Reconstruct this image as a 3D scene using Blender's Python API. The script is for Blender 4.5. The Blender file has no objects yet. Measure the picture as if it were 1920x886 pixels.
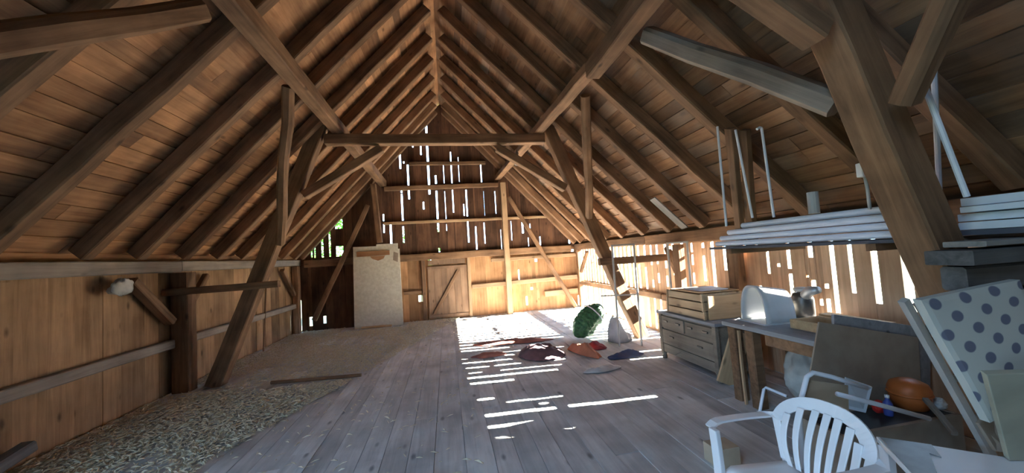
import bpy, bmesh, math, random
from mathutils import Vector, Matrix, noise

random.seed(7)
SC = bpy.context.scene
COL = SC.collection
S = 1.0                        # layout unit in metres
F = 661.8                      # focal length in pixels of the 1920 wide frame
YAW, PITCH, ROLL = 0.1857, 0.0533, -0.0624
H = 1.65                       # camera height in layout units
XL, XR, D = -3.96, 3.97, 10.22  # side walls, gable wall
AP, SL = 5.90, 1.09            # rafter underside: z = AP - SL*|x|
YB = -2.6                      # rear gable

# ------------------------------------------------------------------ camera
def cam_axes():
    cy, sy = math.cos(YAW), math.sin(YAW)
    r = Vector((cy, -sy, 0)); f = Vector((sy, cy, 0)); u = Vector((0, 0, 1))
    cp, sp = math.cos(PITCH), math.sin(PITCH)
    f, u = f*cp + u*sp, u*cp - f*sp
    cr, sr = math.cos(ROLL), math.sin(ROLL)
    return r*cr + u*sr, u*cr - r*sr, f
CR, CU, CF = cam_axes()
CO = Vector((0, 0, H))
def ray(px, py): return CF*F + CR*(px-960) - CU*(py-443)
def at_x(px, py, x): d = ray(px, py); return CO + d*(x/d.x)
def at_y(px, py, y): d = ray(px, py); return CO + d*(y/d.y)
def at_z(px, py, z): d = ray(px, py); return CO + d*((z-H)/d.z)

cam = bpy.data.cameras.new('camera'); co = bpy.data.objects.new('camera', cam); COL.objects.link(co)
cam.sensor_fit = 'HORIZONTAL'; cam.sensor_width = 36; cam.lens = 36*F/1920; cam.clip_start = .02; cam.clip_end = 300
co.matrix_world = Matrix(((CR.x, CU.x, -CF.x, 0), (CR.y, CU.y, -CF.y, 0), (CR.z, CU.z, -CF.z, H), (0, 0, 0, 1)))
SC.camera = co

# ------------------------------------------------------------------ materials
def nodes(name):
    m = bpy.data.materials.new(name); m.use_nodes = True
    nt = m.node_tree; b = nt.nodes['Principled BSDF']
    return m, nt, b
def N(nt, t, **kw):
    n = nt.nodes.new(t)
    for k, v in kw.items(): setattr(n, k, v)
    return n
def wood(name, dark, light, axis='X', grain=1.0, rough=.8, vary=.35, stain=None, stain_amt=0.0, knots=True, spec=.25, bump=.25, stretch=18):
    m, nt, b = nodes(name); L = nt.links.new
    tc = N(nt, 'ShaderNodeTexCoord'); at = N(nt, 'ShaderNodeAttribute', attribute_name='rnd'); oi = N(nt, 'ShaderNodeObjectInfo')
    add = N(nt, 'ShaderNodeMath', operation='ADD'); L(at.outputs['Fac'], add.inputs[0]); L(oi.outputs['Random'], add.inputs[1])
    fr = N(nt, 'ShaderNodeMath', operation='FRACT'); L(add.outputs[0], fr.inputs[0])
    mul = N(nt, 'ShaderNodeVectorMath', operation='SCALE'); mul.inputs[0].default_value = (13, 17, 11); L(add.outputs[0], mul.inputs['Scale'])
    va = N(nt, 'ShaderNodeVectorMath', operation='ADD'); L(tc.outputs['Object'], va.inputs[0]); L(mul.outputs[0], va.inputs[1])
    mp = N(nt, 'ShaderNodeMapping'); L(va.outputs[0], mp.inputs[0])
    sc = [stretch*grain]*3; sc['XYZ'.index(axis)] = 1.1*grain; mp.inputs['Scale'].default_value = sc
    n1 = N(nt, 'ShaderNodeTexNoise'); n1.inputs['Scale'].default_value = 1.0; n1.inputs['Detail'].default_value = 5; n1.inputs['Roughness'].default_value = .65; n1.inputs['Distortion'].default_value = .6
    L(mp.outputs[0], n1.inputs['Vector'])
    n2 = N(nt, 'ShaderNodeTexNoise'); n2.inputs['Scale'].default_value = 2.2; n2.inputs['Detail'].default_value = 4; L(va.outputs[0], n2.inputs['Vector'])
    mx = N(nt, 'ShaderNodeMath', operation='MULTIPLY_ADD'); L(n2.outputs['Fac'], mx.inputs[0]); mx.inputs[1].default_value = .5; 
    h = N(nt, 'ShaderNodeMath', operation='MULTIPLY'); L(n1.outputs['Fac'], h.inputs[0]); h.inputs[1].default_value = .5; L(h.outputs[0], mx.inputs[2])
    rp = N(nt, 'ShaderNodeValToRGB'); rp.color_ramp.elements[0].position = .36; rp.color_ramp.elements[1].position = .64
    rp.color_ramp.elements[0].color = (*dark, 1); rp.color_ramp.elements[1].color = (*light, 1); L(mx.outputs[0], rp.inputs[0])
    col = rp.outputs[0]
    if knots:
        mk = N(nt, 'ShaderNodeMapping'); ks = [5.0]*3; ks['XYZ'.index(axis)] = 2.2; mk.inputs['Scale'].default_value = ks; L(va.outputs[0], mk.inputs[0])
        vo = N(nt, 'ShaderNodeTexVoronoi'); vo.inputs['Scale'].default_value = 1.0; L(mk.outputs[0], vo.inputs['Vector'])
        kr = N(nt, 'ShaderNodeValToRGB'); kr.color_ramp.elements[0].position = .05; kr.color_ramp.elements[1].position = .14
        kr.color_ramp.elements[0].color = (.3, .3, .3, 1); kr.color_ramp.elements[1].color = (1, 1, 1, 1); L(vo.outputs['Distance'], kr.inputs[0])
        km = N(nt, 'ShaderNodeMix', data_type='RGBA', blend_type='MULTIPLY'); km.inputs['Factor'].default_value = .8
        L(col, km.inputs['A']); L(kr.outputs[0], km.inputs['B']); col = km.outputs['Result']
    if stain:
        n3 = N(nt, 'ShaderNodeTexNoise'); n3.inputs['Scale'].default_value = 1.6; n3.inputs['Detail'].default_value = 6; L(va.outputs[0], n3.inputs['Vector'])
        sr = N(nt, 'ShaderNodeMapRange'); sr.inputs['From Min'].default_value = .48; sr.inputs['From Max'].default_value = .68; sr.inputs['To Max'].default_value = stain_amt; L(n3.outputs['Fac'], sr.inputs[0])
        sm = N(nt, 'ShaderNodeMix', data_type='RGBA'); L(sr.outputs[0], sm.inputs['Factor']); L(col, sm.inputs['A']); sm.inputs['B'].default_value = (*stain, 1); col = sm.outputs['Result']
    hs = N(nt, 'ShaderNodeHueSaturation'); L(col, hs.inputs['Color'])
    vr = N(nt, 'ShaderNodeMapRange'); vr.inputs['To Min'].default_value = 1-vary; vr.inputs['To Max'].default_value = 1+vary; L(fr.outputs[0], vr.inputs[0]); L(vr.outputs[0], hs.inputs['Value'])
    L(hs.outputs[0], b.inputs['Base Color'])
    b.inputs['Roughness'].default_value = rough; b.inputs['Specular IOR Level'].default_value = spec
    bp = N(nt, 'ShaderNodeBump'); bp.inputs['Strength'].default_value = bump; bp.inputs['Distance'].default_value = .01; L(n1.outputs['Fac'], bp.inputs['Height']); L(bp.outputs[0], b.inputs['Normal'])
    return m
def plain(name, c, rough=.6, metal=0, vary=.15, scale=6, spec=.4, bump=0.0, c2=None):
    m, nt, b = nodes(name); L = nt.links.new
    tc = N(nt, 'ShaderNodeTexCoord'); n = N(nt, 'ShaderNodeTexNoise'); n.inputs['Scale'].default_value = scale; n.inputs['Detail'].default_value = 5; L(tc.outputs['Object'], n.inputs['Vector'])
    rp = N(nt, 'ShaderNodeValToRGB'); rp.color_ramp.elements[0].position = .35; rp.color_ramp.elements[1].position = .65
    a = c2 or [x*(1-vary) for x in c]
    rp.color_ramp.elements[0].color = (*a, 1); rp.color_ramp.elements[1].color = (*c, 1); L(n.outputs['Fac'], rp.inputs[0]); L(rp.outputs[0], b.inputs['Base Color'])
    b.inputs['Roughness'].default_value = rough; b.inputs['Metallic'].default_value = metal; b.inputs['Specular IOR Level'].default_value = spec
    if bump:
        bp = N(nt, 'ShaderNodeBump'); bp.inputs['Strength'].default_value = bump; bp.inputs['Distance'].default_value = .02; L(n.outputs['Fac'], bp.inputs['Height']); L(bp.outputs[0], b.inputs['Normal'])
    return m

M = {}
M['timber'] = wood('aged timber', (.10, .054, .028), (.285, .158, .084), 'X', vary=.2)
M['timber_grey'] = wood('weathered grey timber', (.16, .13, .105), (.33, .27, .215), 'X', vary=.2)
M['lath'] = wood('pale sawn batten', (.27, .165, .09), (.46, .30, .17), 'X', vary=.2)
M['roof'] = wood('roof boards', (.20, .092, .042), (.46, .235, .110), 'Y', vary=.30, stain=(.10, .06, .04), stain_amt=.55)
M['roof_old'] = wood('old roof boards', (.125, .063, .033), (.33, .175, .088), 'Y', vary=.38, stain=(.28, .22, .17), stain_amt=.5)
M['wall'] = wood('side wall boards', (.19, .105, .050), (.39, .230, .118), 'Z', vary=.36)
M['wall_sun'] = wood('pale side wall boards', (.46, .27, .155), (.72, .47, .29), 'Z', vary=.2)  # paler than the left wall boards, backlight put into the colour
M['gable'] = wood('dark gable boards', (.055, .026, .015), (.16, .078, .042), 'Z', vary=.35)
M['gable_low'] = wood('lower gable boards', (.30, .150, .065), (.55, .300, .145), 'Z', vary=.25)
M['hatch'] = wood('hatch boards', (.17, .10, .06), (.33, .20, .12), 'Z', vary=.25)
M['grey_board'] = wood('grey weathered boards', (.17, .16, .145), (.34, .325, .30), 'X', vary=.25)
M['dark_grey_board'] = wood('dark grey boards', (.055, .055, .055), (.16, .155, .145), 'X', vary=.25)  # plain dark grey board colour
M['crate'] = wood('crate wood', (.40, .27, .155), (.62, .45, .28), 'Y', vary=.12)
M['chest'] = wood('greyed chest wood', (.135, .108, .08), (.26, .215, .165), 'Y', vary=.08)
M['plank_tan'] = wood('tan plank', (.40, .25, .13), (.62, .42, .24), 'X', vary=.15)
M['hardboard'] = plain('hardboard', (.30, .235, .175), .75, c2=(.25, .19, .14), scale=9)
M['white_plastic'] = plain('white plastic', (.78, .79, .80), .38, vary=.05, spec=.5)
M['pipe'] = plain('white pipe plastic', (.70, .75, .86), .3, vary=.06, spec=.5)
M['white_rod'] = plain('white rod', (.74, .77, .82), .45, vary=.08)
M['foam'] = plain('pale foam sheet', (.66, .71, .76), .7, vary=.1)
M['panel'] = plain('chalky pale panel', (.62, .57, .46), .85, c2=(.53, .475, .37), scale=14, bump=.2)
M['rust_wood'] = wood('reddish strip', (.27, .13, .06), (.44, .235, .12), 'X', vary=.1)
M['steel'] = plain('dull steel', (.42, .42, .42), .45, metal=.6)
M['steel_pale'] = plain('pale painted tube', (.42, .40, .365), .5)
M['dark_metal'] = plain('dark greasy metal', (.10, .095, .09), .4, metal=.7, c2=(.22, .2, .17))
M['grey_plastic'] = plain('grey moulded plastic', (.48, .49, .49), .55, vary=.12)
M['bench_top'] = wood('bluish bench board', (.20, .20, .21), (.34, .34, .35), 'Y', vary=.1)
M['dark_board'] = plain('dark shelf board', (.075, .08, .10), .55)
M['yellowed'] = plain('yellowed board', (.36, .35, .265), .8)
M['painted_shade'] = plain('grey film', (.30, .31, .305), .4, c2=(.20, .21, .20))  # shaded part of the table top, shade put into the colour
M['white_table'] = plain('white sheet', (.90, .91, .92), .45, vary=.03)
M['green_net'] = plain('green net sack', (.045, .16, .06), .6, c2=(.018, .07, .028), scale=22, bump=.6)
M['poly_sack'] = plain('pale poly sack', (.55, .56, .55), .45, c2=(.36, .37, .37), scale=5)
M['burg'] = plain('dark plum cloth', (.14, .075, .085), .85, c2=(.075, .045, .055), scale=7)
M['red_cloth'] = plain('brick red cloth', (.33, .12, .085), .85, c2=(.20, .08, .065), scale=5)
M['dark_red_cloth'] = plain('dark red cloth', (.24, .035, .05), .85, scale=6, vary=.4)
M['orange_cloth'] = plain('orange cloth', (.47, .17, .09), .85, scale=5, vary=.3)
M['blue_cloth'] = plain('navy cloth', (.05, .065, .13), .85, scale=5, vary=.3)
M['orange_plastic'] = plain('orange plastic', (.55, .15, .035), .45)
M['red_plastic'] = plain('red plastic', (.50, .03, .025), .4)
M['blue_plastic'] = plain('blue plastic', (.06, .09, .32), .4)
M['sack'] = plain('pale sack cloth', (.52, .49, .43), .85, c2=(.36, .34, .30), bump=.3)
M['terracotta'] = plain('terracotta', (.52, .27, .16), .8)
M['black'] = plain('black rubber', (.03, .03, .032), .6)
M['cardboard'] = plain('cardboard', (.46, .36, .25), .85)
M['straw'] = plain('dry straw', (.64, .58, .42), .8, c2=(.46, .42, .30), scale=30)
M['leaf'] = plain('leaves', (.12, .30, .04), .6, c2=(.05, .15, .02), scale=3)
M['bark'] = plain('bark', (.12, .09, .06), .9)
M['grass'] = plain('meadow', (.085, .10, .05), .9, c2=(.06, .075, .035))
m, nt, b = nodes('bulb glass'); b.inputs['Base Color'].default_value = (.75, .75, .72, 1); b.inputs['Roughness'].default_value = .12; b.inputs['Transmission Weight'].default_value = .35; M['bulb'] = m

# floor planks: worn grey boards, straw dust towards the left
def floor_mat():
    m = wood('floor planks', (.38, .39, .395), (.67, .68, .675), 'Y', vary=.12, grain=1.0, stain=(.25, .24, .23), stain_amt=.5, knots=True, rough=.75, stretch=14)
    return m
M['floor'] = floor_mat()
# dotted cloth: dark round dots on pale cotton, from the cloth's own UV map
def dots_mat():
    m, nt, b = nodes('dotted cloth'); L = nt.links.new
    uv = N(nt, 'ShaderNodeUVMap'); uv.uv_map = 'UVMap'
    def grid(off):
        a = N(nt, 'ShaderNodeVectorMath', operation='ADD'); L(uv.outputs[0], a.inputs[0]); a.inputs[1].default_value = (*off, 0)
        f = N(nt, 'ShaderNodeVectorMath', operation='FRACTION'); L(a.outputs[0], f.inputs[0])
        d = N(nt, 'ShaderNodeVectorMath', operation='DISTANCE'); L(f.outputs[0], d.inputs[0]); d.inputs[1].default_value = (.5, .5, 0)
        return d.outputs['Value']
    mn = N(nt, 'ShaderNodeMath', operation='MINIMUM'); L(grid((0, 0)), mn.inputs[0]); L(grid((.5, .5)), mn.inputs[1])
    r = N(nt, 'ShaderNodeMapRange'); r.inputs['From Min'].default_value = .165; r.inputs['From Max'].default_value = .20; L(mn.outputs[0], r.inputs[0])
    mx = N(nt, 'ShaderNodeMix', data_type='RGBA'); L(r.outputs[0], mx.inputs['Factor']); mx.inputs['A'].default_value = (.13, .135, .18, 1); mx.inputs['B'].default_value = (.47, .48, .43, 1)
    L(mx.outputs['Result'], b.inputs['Base Color']); b.inputs['Roughness'].default_value = .9
    return m
M['dots'] = dots_mat()

# ------------------------------------------------------------------ mesh builder
class MB:
    def __init__(s): s.v = []; s.f = []; s.r = []
    def face(s, idx, r=0): s.f.append(idx); s.r.append(r)
    def add(s, vs, fs, r=None):
        r = random.random() if r is None else r
        b = len(s.v); s.v += [Vector(v) for v in vs]
        for f in fs: s.f.append([b+i for i in f]); s.r.append(r)
    def hexa(s, c, r=None):       # 8 corners: bottom 4 ccw, top 4 ccw
        s.add(c, [(3, 2, 1, 0), (4, 5, 6, 7), (0, 1, 5, 4), (1, 2, 6, 5), (2, 3, 7, 6), (3, 0, 4, 7)], r)
    def box(s, x0, x1, y0, y1, z0, z1, r=None):
        s.hexa([(x0, y0, z0), (x1, y0, z0), (x1, y1, z0), (x0, y1, z0), (x0, y0, z1), (x1, y0, z1), (x1, y1, z1), (x0, y1, z1)], r)
    def bar(s, p0, p1, w, h, up=(0, 0, 1), r=None, seg=1, jit=0, ch=0.0):
        p0, p1 = Vector(p0), Vector(p1); d = (p1-p0); l = d.length; d.normalize(); up = Vector(up)
        side = d.cross(up).normalized(); u = side.cross(d).normalized()
        c = ch if ch else 0
        if c: prof = [(-w/2+c, -h/2), (w/2-c, -h/2), (w/2, -h/2+c), (w/2, h/2-c), (w/2-c, h/2), (-w/2+c, h/2), (-w/2, h/2-c), (-w/2, -h/2+c)]
        else: prof = [(-w/2, -h/2), (w/2, -h/2), (w/2, h/2), (-w/2, h/2)]
        n = len(prof); vs = []
        for k in range(seg+1):
            o = p0 + d*(l*k/seg); jx, jz = (random.uniform(-jit, jit), random.uniform(-jit, jit)) if 0 < k < seg else (0, 0)
            for a, b_ in prof: vs.append(o + side*(a+jx+random.uniform(-jit, jit)*.3) + u*(b_+jz+random.uniform(-jit, jit)*.3))
        fs = [tuple(range(n)), tuple(range(seg*n+n-1, seg*n-1, -1))]
        for k in range(seg):
            for i in range(n): j = (i+1) % n; fs.append((k*n+i, (k+1)*n+i, (k+1)*n+j, k*n+j))
        s.add(vs, fs, r)
    def tube(s, pts, rad, n=10, r=None, cap=True, closed=False):
        pts = [Vector(p) for p in pts]; rr = rad if isinstance(rad, (list, tuple)) else [rad]*len(pts)
        vs = []; prev = None; K = len(pts)
        for k, p in enumerate(pts):
            if closed: t = (pts[(k+1) % K]-pts[k-1]).normalized()
            else: t = (pts[min(k+1, K-1)]-pts[max(k-1, 0)]).normalized()
            if prev is None:
                a = Vector((0, 0, 1)) if abs(t.z) < .9 else Vector((1, 0, 0)); x = t.cross(a).normalized()
            else: x = (prev - t*prev.dot(t)).normalized()
            prev = x; y = t.cross(x)
            for i in range(n): an = 2*math.pi*i/n; vs.append(p + (x*math.cos(an)+y*math.sin(an))*rr[k])
        fs = []
        for k in range(K if closed else K-1):
            for i in range(n): j = (i+1) % n; k2 = (k+1) % K; fs.append((k*n+i, k*n+j, k2*n+j, k2*n+i))
        if cap and not closed: fs += [tuple(range(n-1, -1, -1)), tuple((K-1)*n+i for i in range(n))]
        s.add(vs, fs, r)
    def lathe(s, prof, c=(0, 0, 0), n=20, mat=None, r=None):
        vs = []; c = Vector(c)
        for (rad, z) in prof:
            for i in range(n):
                a = 2*math.pi*i/n; v = Vector((rad*math.cos(a), rad*math.sin(a), z)); vs.append(c + (mat @ v if mat else v))
        fs = []
        for k in range(len(prof)-1):
            for i in range(n): j = (i+1) % n; fs.append((k*n+i, k*n+j, (k+1)*n+j, (k+1)*n+i))
        fs += [tuple(range(n-1, -1, -1)), tuple((len(prof)-1)*n+i for i in range(n))]
        s.add(vs, fs, r)
    def slab(s, poly, off, r=None):   # polygon corners in 3D, thickness vector
        off = Vector(off); n = len(poly); vs = [Vector(p) for p in poly] + [Vector(p)+off for p in poly]
        fs = [tuple(range(n-1, -1, -1)), tuple(range(n, 2*n))] + [(i, (i+1) % n, n+(i+1) % n, n+i) for i in range(n)]
        s.add(vs, fs, r)
    def grid(s, fn, nu, nv, r=None):
        vs = [fn(i/nu, j/nv) for i in range(nu+1) for j in range(nv+1)]
        fs = [(i*(nv+1)+j, (i+1)*(nv+1)+j, (i+1)*(nv+1)+j+1, i*(nv+1)+j+1) for i in range(nu) for j in range(nv)]
        s.add(vs, fs, r)
    def build(s, name, mat, parent=None, smooth=False, bevel=0, fix=True):
        me = bpy.data.meshes.new(name); me.from_pydata(s.v, [], s.f); me.update()
        if fix:
            bm = bmesh.new(); bm.from_mesh(me); bmesh.ops.recalc_face_normals(bm, faces=bm.faces[:]); bm.to_mesh(me); bm.free()
        at = me.attributes.new('rnd', 'FLOAT', 'FACE'); at.data.foreach_set('value', s.r)
        if smooth: me.polygons.foreach_set('use_smooth', [True]*len(me.polygons))
        me.materials.append(mat if not isinstance(mat, str) else M[mat])
        o = bpy.data.objects.new(name, me); COL.objects.link(o)
        if bevel:
            md = o.modifiers.new('bevel', 'BEVEL'); md.width = bevel*S; md.segments = 2; md.limit_method = 'ANGLE'
        if parent:
            o.parent = parent; o.matrix_parent_inverse = parent.matrix_basis.inverted()
        return o
def tag(o, label=None, cat=None, group=None, kind=None):
    if label: o['label'] = label
    if cat: o['category'] = cat
    if group: o['group'] = group
    if kind: o['kind'] = kind
    return o
def empty(name, loc, label, cat, group=None):
    o = bpy.data.objects.new(name, None); COL.objects.link(o); o.location = loc; o.empty_display_size = .1
    return tag(o, label, cat, group)
def struct(o): o['kind'] = 'structure'; return o
def one(name, mat, label, cat, fn, group=None, parent=None, **kw):
    mb = MB(); fn(mb); return tag(mb.build(name, mat, parent, **kw), label, cat, group)
# a squared timber in its own axes: local X runs along its length
def timber(name, p0, p1, w, h, label, cat='beam', group=None, mat='timber', up=(0, 0, 1), jit=.004, parent=None, seg=None, ch=.012, taper=0):
    p0, p1 = Vector(p0), Vector(p1); d = p1-p0; l = d.length; x = d.normalized(); up = Vector(up)
    y = up.cross(x).normalized(); z = x.cross(y).normalized()
    mb = MB(); mb.bar((-l/2, 0, 0), (l/2, 0, 0), w, h, (0, 0, 1), r=random.random(), seg=seg or max(2, int(l/.45)), jit=jit, ch=ch)
    o = mb.build(name, mat, None)
    mid = (p0+p1)/2
    o.matrix_basis = Matrix(((x.x, y.x, z.x, mid.x), (x.y, y.y, z.y, mid.y), (x.z, y.z, z.z, mid.z), (0, 0, 0, 1)))
    if parent: o.parent = parent; o.matrix_parent_inverse = parent.matrix_basis.inverted()
    return tag(o, label, cat, group)

# ------------------------------------------------------------------ floor
mb = MB(); x = -4.1
while x < 4.1:
    w = random.uniform(.17, .27); y = YB-.1 - random.uniform(0, 2)
    while y < D+.1:
        l = random.uniform(2.5, 4.5); z = random.uniform(-.004, .002)
        mb.box(x+.002, min(x+w, 4.1)-.002, max(y, YB-.1)+.002, min(y+l, D+.1)-.002, -.05+z, z); y += l
    x += w
struct(mb.build('floor', 'floor'))
mb = MB(); mb.box(-4.1, 4.1, YB-.1, D+.1, -.12, -.056); struct(mb.build('floor_underlay', 'black'))

# ------------------------------------------------------------------ boarded walls
def board_wall(name, mat, fn, a0, a1, zb, top, gaps, bw=(.15, .24), t=.028, depth_jit=.006):
    """fn(a, depth, z) -> point; gaps: (a, width, [(z1, z2), ...])"""
    mb = MB(); gaps = sorted(gaps, key=lambda g: g[0]); edges = []; a = a0
    def board(b0, b1, z0, z1=None, dj=None, r=None):
        dj = random.uniform(-depth_jit, depth_jit) if dj is None else dj
        t0, t1 = (top(b0), top(b1)) if z1 is None else (z1, z1)
        if t0 <= z0 or t1 <= z0: return
        mb.hexa([fn(b0, dj, z0), fn(b1, dj, z0), fn(b1, dj+t, z0), fn(b0, dj+t, z0), fn(b0, dj, t0), fn(b1, dj, t1), fn(b1, dj+t, t1), fn(b0, dj+t, t0)], r)
    def fill(b0, b1):
        L = b1-b0
        if L <= .004: return
        n = max(1, round(L/random.uniform(*bw)))
        cuts = [b0] + sorted(b0+L*(i+random.uniform(-.18, .18))/n for i in range(1, n)) + [b1]
        for p, q in zip(cuts, cuts[1:]): board(p, q, zb)
    for (g, w, zs) in gaps:
        l, r_ = g-w/2, g+w/2
        if l < a+.02: l = a + .02
        if r_ <= l or r_ > a1: continue
        fill(a, l); zc = zb; rr = random.random()
        for (z1, z2) in sorted(zs):
            z2 = min(z2, top(g))
            if z1 > zc+.005 and z1 < z2: board(l, r_, zc, z1, dj=.003, r=rr)
            zc = max(zc, z2)
        if zc < top(g)-.01: board(l, r_, zc, None, dj=.003, r=rr)
        a = r_
    fill(a, a1)
    return struct(mb.build(name, mat))

# right wall: sunlit gaps (position along the barn, width, open heights)
rg = []
y = 10.0
while y > 6.72:                                        # far bays: many wide gaps
    w = random.uniform(.075, .105)
    zs = [(.0, .655), (.79, 1.69)] if random.random() < .9 else [(.02, .6), (.80, 1.30), (1.34, 1.69)]
    rg.append((y, w, zs)); y -= random.uniform(.17, .20)
for yy, w, zs in [(6.61, .06, [(.05, .62), (.80, 1.24), (1.44, 1.69)]), (6.38, .062, [(.05, .64), (.85, 1.0), (1.29, 1.69)]), (6.18, .055, [(.05, .64), (.95, 1.14), (1.31, 1.69)]), (5.92, .06, [(.1, .6), (.9, 1.1), (1.24, 1.69)]),
                  (5.69, .05, [(1.12, 1.38), (1.50, 1.69)]), (5.44, .06, [(.86, 1.1), (1.20, 1.69)]), (5.19, .052, [(.3, .6), (1.0, 1.18), (1.31, 1.48), (1.52, 1.67)]), (4.925, .052, [(1.06, 1.46), (1.58, 1.66)]), (4.83, .045, [(.36, .62)]),
                  (4.73, .055, [(.88, 1.67)]), (4.50, .055, [(1.24, 1.66)]), (4.137, .05, [(1.56, 1.64)]),
                  (3.949, .045, [(1.0, 1.06), (1.56, 1.64)]), (3.801, .03, [(1.22, 1.50)]), (3.665, .04, [(1.31, 1.35)]), (3.52, .055, [(.78, 1.23), (1.29, 1.62)]), (3.31, .045, [(.84, 1.06), (1.20, 1.22)]), (3.26, .05, [(1.08, 1.17), (1.42, 1.62)]),
                  (3.20, .03, [(.90, .97)]), (3.13, .045, [(.84, .98), (1.09, 1.14)]), (3.043, .045, [(.84, 1.60)]), (2.873, .045, [(1.06, 1.62)]), (2.672, .05, [(.98, 1.60)]), (2.442, .07, [(.90, 1.62)]), (2.1, .02, [(1.3, 1.4)])]:
    rg.append((yy, w, zs))
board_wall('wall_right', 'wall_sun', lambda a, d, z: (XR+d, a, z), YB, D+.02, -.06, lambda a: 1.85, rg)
# left wall: almost closed
LY0, LY1, LZ0, LZ1 = -1.6, 1.7, .05, 1.68       # open side door in the left wall, left of the viewer
lg = [((LY0+LY1)/2, LY1-LY0, [(LZ0, LZ1)]), (at_x(458, 555, XL).y, .07, [(at_x(458, 569, XL).z, at_x(458, 545, XL).z)]), (9.9, .03, [(.1, .5)])]
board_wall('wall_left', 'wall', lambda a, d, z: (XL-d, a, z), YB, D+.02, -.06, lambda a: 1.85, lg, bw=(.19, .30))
# gable wall: upper boards above the girt, lower boards below it
RT = lambda a: 6.195 - SL*abs(a)
GZ = 1.80
# picture columns where daylight comes through the upper gable: (column, top row, bottom row, width in rows)
gp = [(799, 226, 249, 7), (800, 254, 268, 6), (801, 268, 346, 7), (803, 355, 364, 6), (774, 270, 276, 5), (789, 271, 290, 5), (734, 294, 305, 4), (750, 283, 316, 2), (757, 302, 306, 5),
      (765, 308, 347, 6), (767, 355, 373, 6), (754, 355, 361, 6), (755, 363, 413, 5), (817, 328, 344, 5), (832, 308, 343, 2), (846, 284, 343, 4), (860, 294, 340, 2), (820, 357, 410, 6),
      (835, 358, 410, 2), (849, 355, 398, 4), (875, 355, 405, 4), (870, 382, 404, 4), (794, 378, 392, 4), (719, 401, 414, 5), (720, 420, 436, 5), (733, 419, 458, 7), (757, 424, 455, 2),
      (822, 418, 434, 5), (822, 465, 472, 6), (838, 420, 432, 2), (878, 413, 454, 5), (893, 424, 467, 5), (902, 305, 341, 4), (907, 358, 404, 4), (929, 358, 400, 3),
      (909, 417, 456, 2), (980, 414, 437, 7), (959, 414, 450, 3), (994, 419, 427, 4), (1013, 443, 459, 5), (1067, 432, 456, 7), (991, 445, 461, 3), (940, 430, 470, 2),
      (584, 449, 482, 5), (590, 444, 483, 5), (604, 428, 482, 7), (618, 422, 481, 6), (637, 461, 480, 7), (642, 386, 428, 24), (571, 464, 468, 4)]
byx = {}
gg = []
for c, r0, r1, w in gp:
    a, b_ = at_y(c, r0, D), at_y(c, r1, D); xm = (a.x+b_.x)/2; z0, z1 = b_.z, a.z
    ww = max(.010, w*D*.5/F)
    for g in gg:
        if abs(g[0]-xm) < max(ww, g[1])*.8: g[2].append((z0, z1)); g[1] = max(g[1], ww); break
    else: gg.append([xm, ww, [(z0, z1)]])
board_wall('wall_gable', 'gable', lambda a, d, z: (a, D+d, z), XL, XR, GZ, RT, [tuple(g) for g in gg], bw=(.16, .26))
lp = [(806, 486, 497, 6), (790, 553, 565, 10), (583, 594, 611, 5), (609, 592, 606, 5), (562, 563, 620, 6), (1007, 475, 482, 5), (1005, 485, 490, 5), (1086, 482, 496, 5), (1087, 522, 538, 4),
      (1086, 553, 574, 7), (988, 555, 572, 4), (1012, 557, 572, 4), (973, 505, 524, 3), (997, 538, 543, 5), (1073, 467, 471, 6)]
gl = []
for c, r0, r1, w in lp:
    a, b_ = at_y(c, r0, D), at_y(c, r1, D); gl.append(((a.x+b_.x)/2, max(.02, w*D/F), [(max(b_.z, .02), a.z)]))
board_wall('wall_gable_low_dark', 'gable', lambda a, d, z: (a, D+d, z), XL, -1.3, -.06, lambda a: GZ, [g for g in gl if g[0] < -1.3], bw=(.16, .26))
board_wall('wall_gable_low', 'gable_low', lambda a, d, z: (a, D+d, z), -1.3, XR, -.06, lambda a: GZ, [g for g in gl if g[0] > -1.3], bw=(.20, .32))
# rear gable behind the camera
mb = MB()
def rear(x0, x1, z0, z1=None):
    n = max(1, round((x1-x0)/.22))
    for i in range(n):
        a, b_ = x0+(x1-x0)*i/n+.001, x0+(x1-x0)*(i+1)/n-.001
        ta, tb = (RT(a), RT(b_)) if z1 is None else (z1, z1)
        mb.hexa([(a, YB-.03, z0), (b_, YB-.03, z0), (b_, YB, z0), (a, YB, z0), (a, YB-.03, ta), (b_, YB-.03, tb), (b_, YB, tb), (a, YB, ta)])
rear(XL, 0, -.06); rear(0, XR, -.06)
struct(mb.build('wall_rear', 'gable'))

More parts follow.
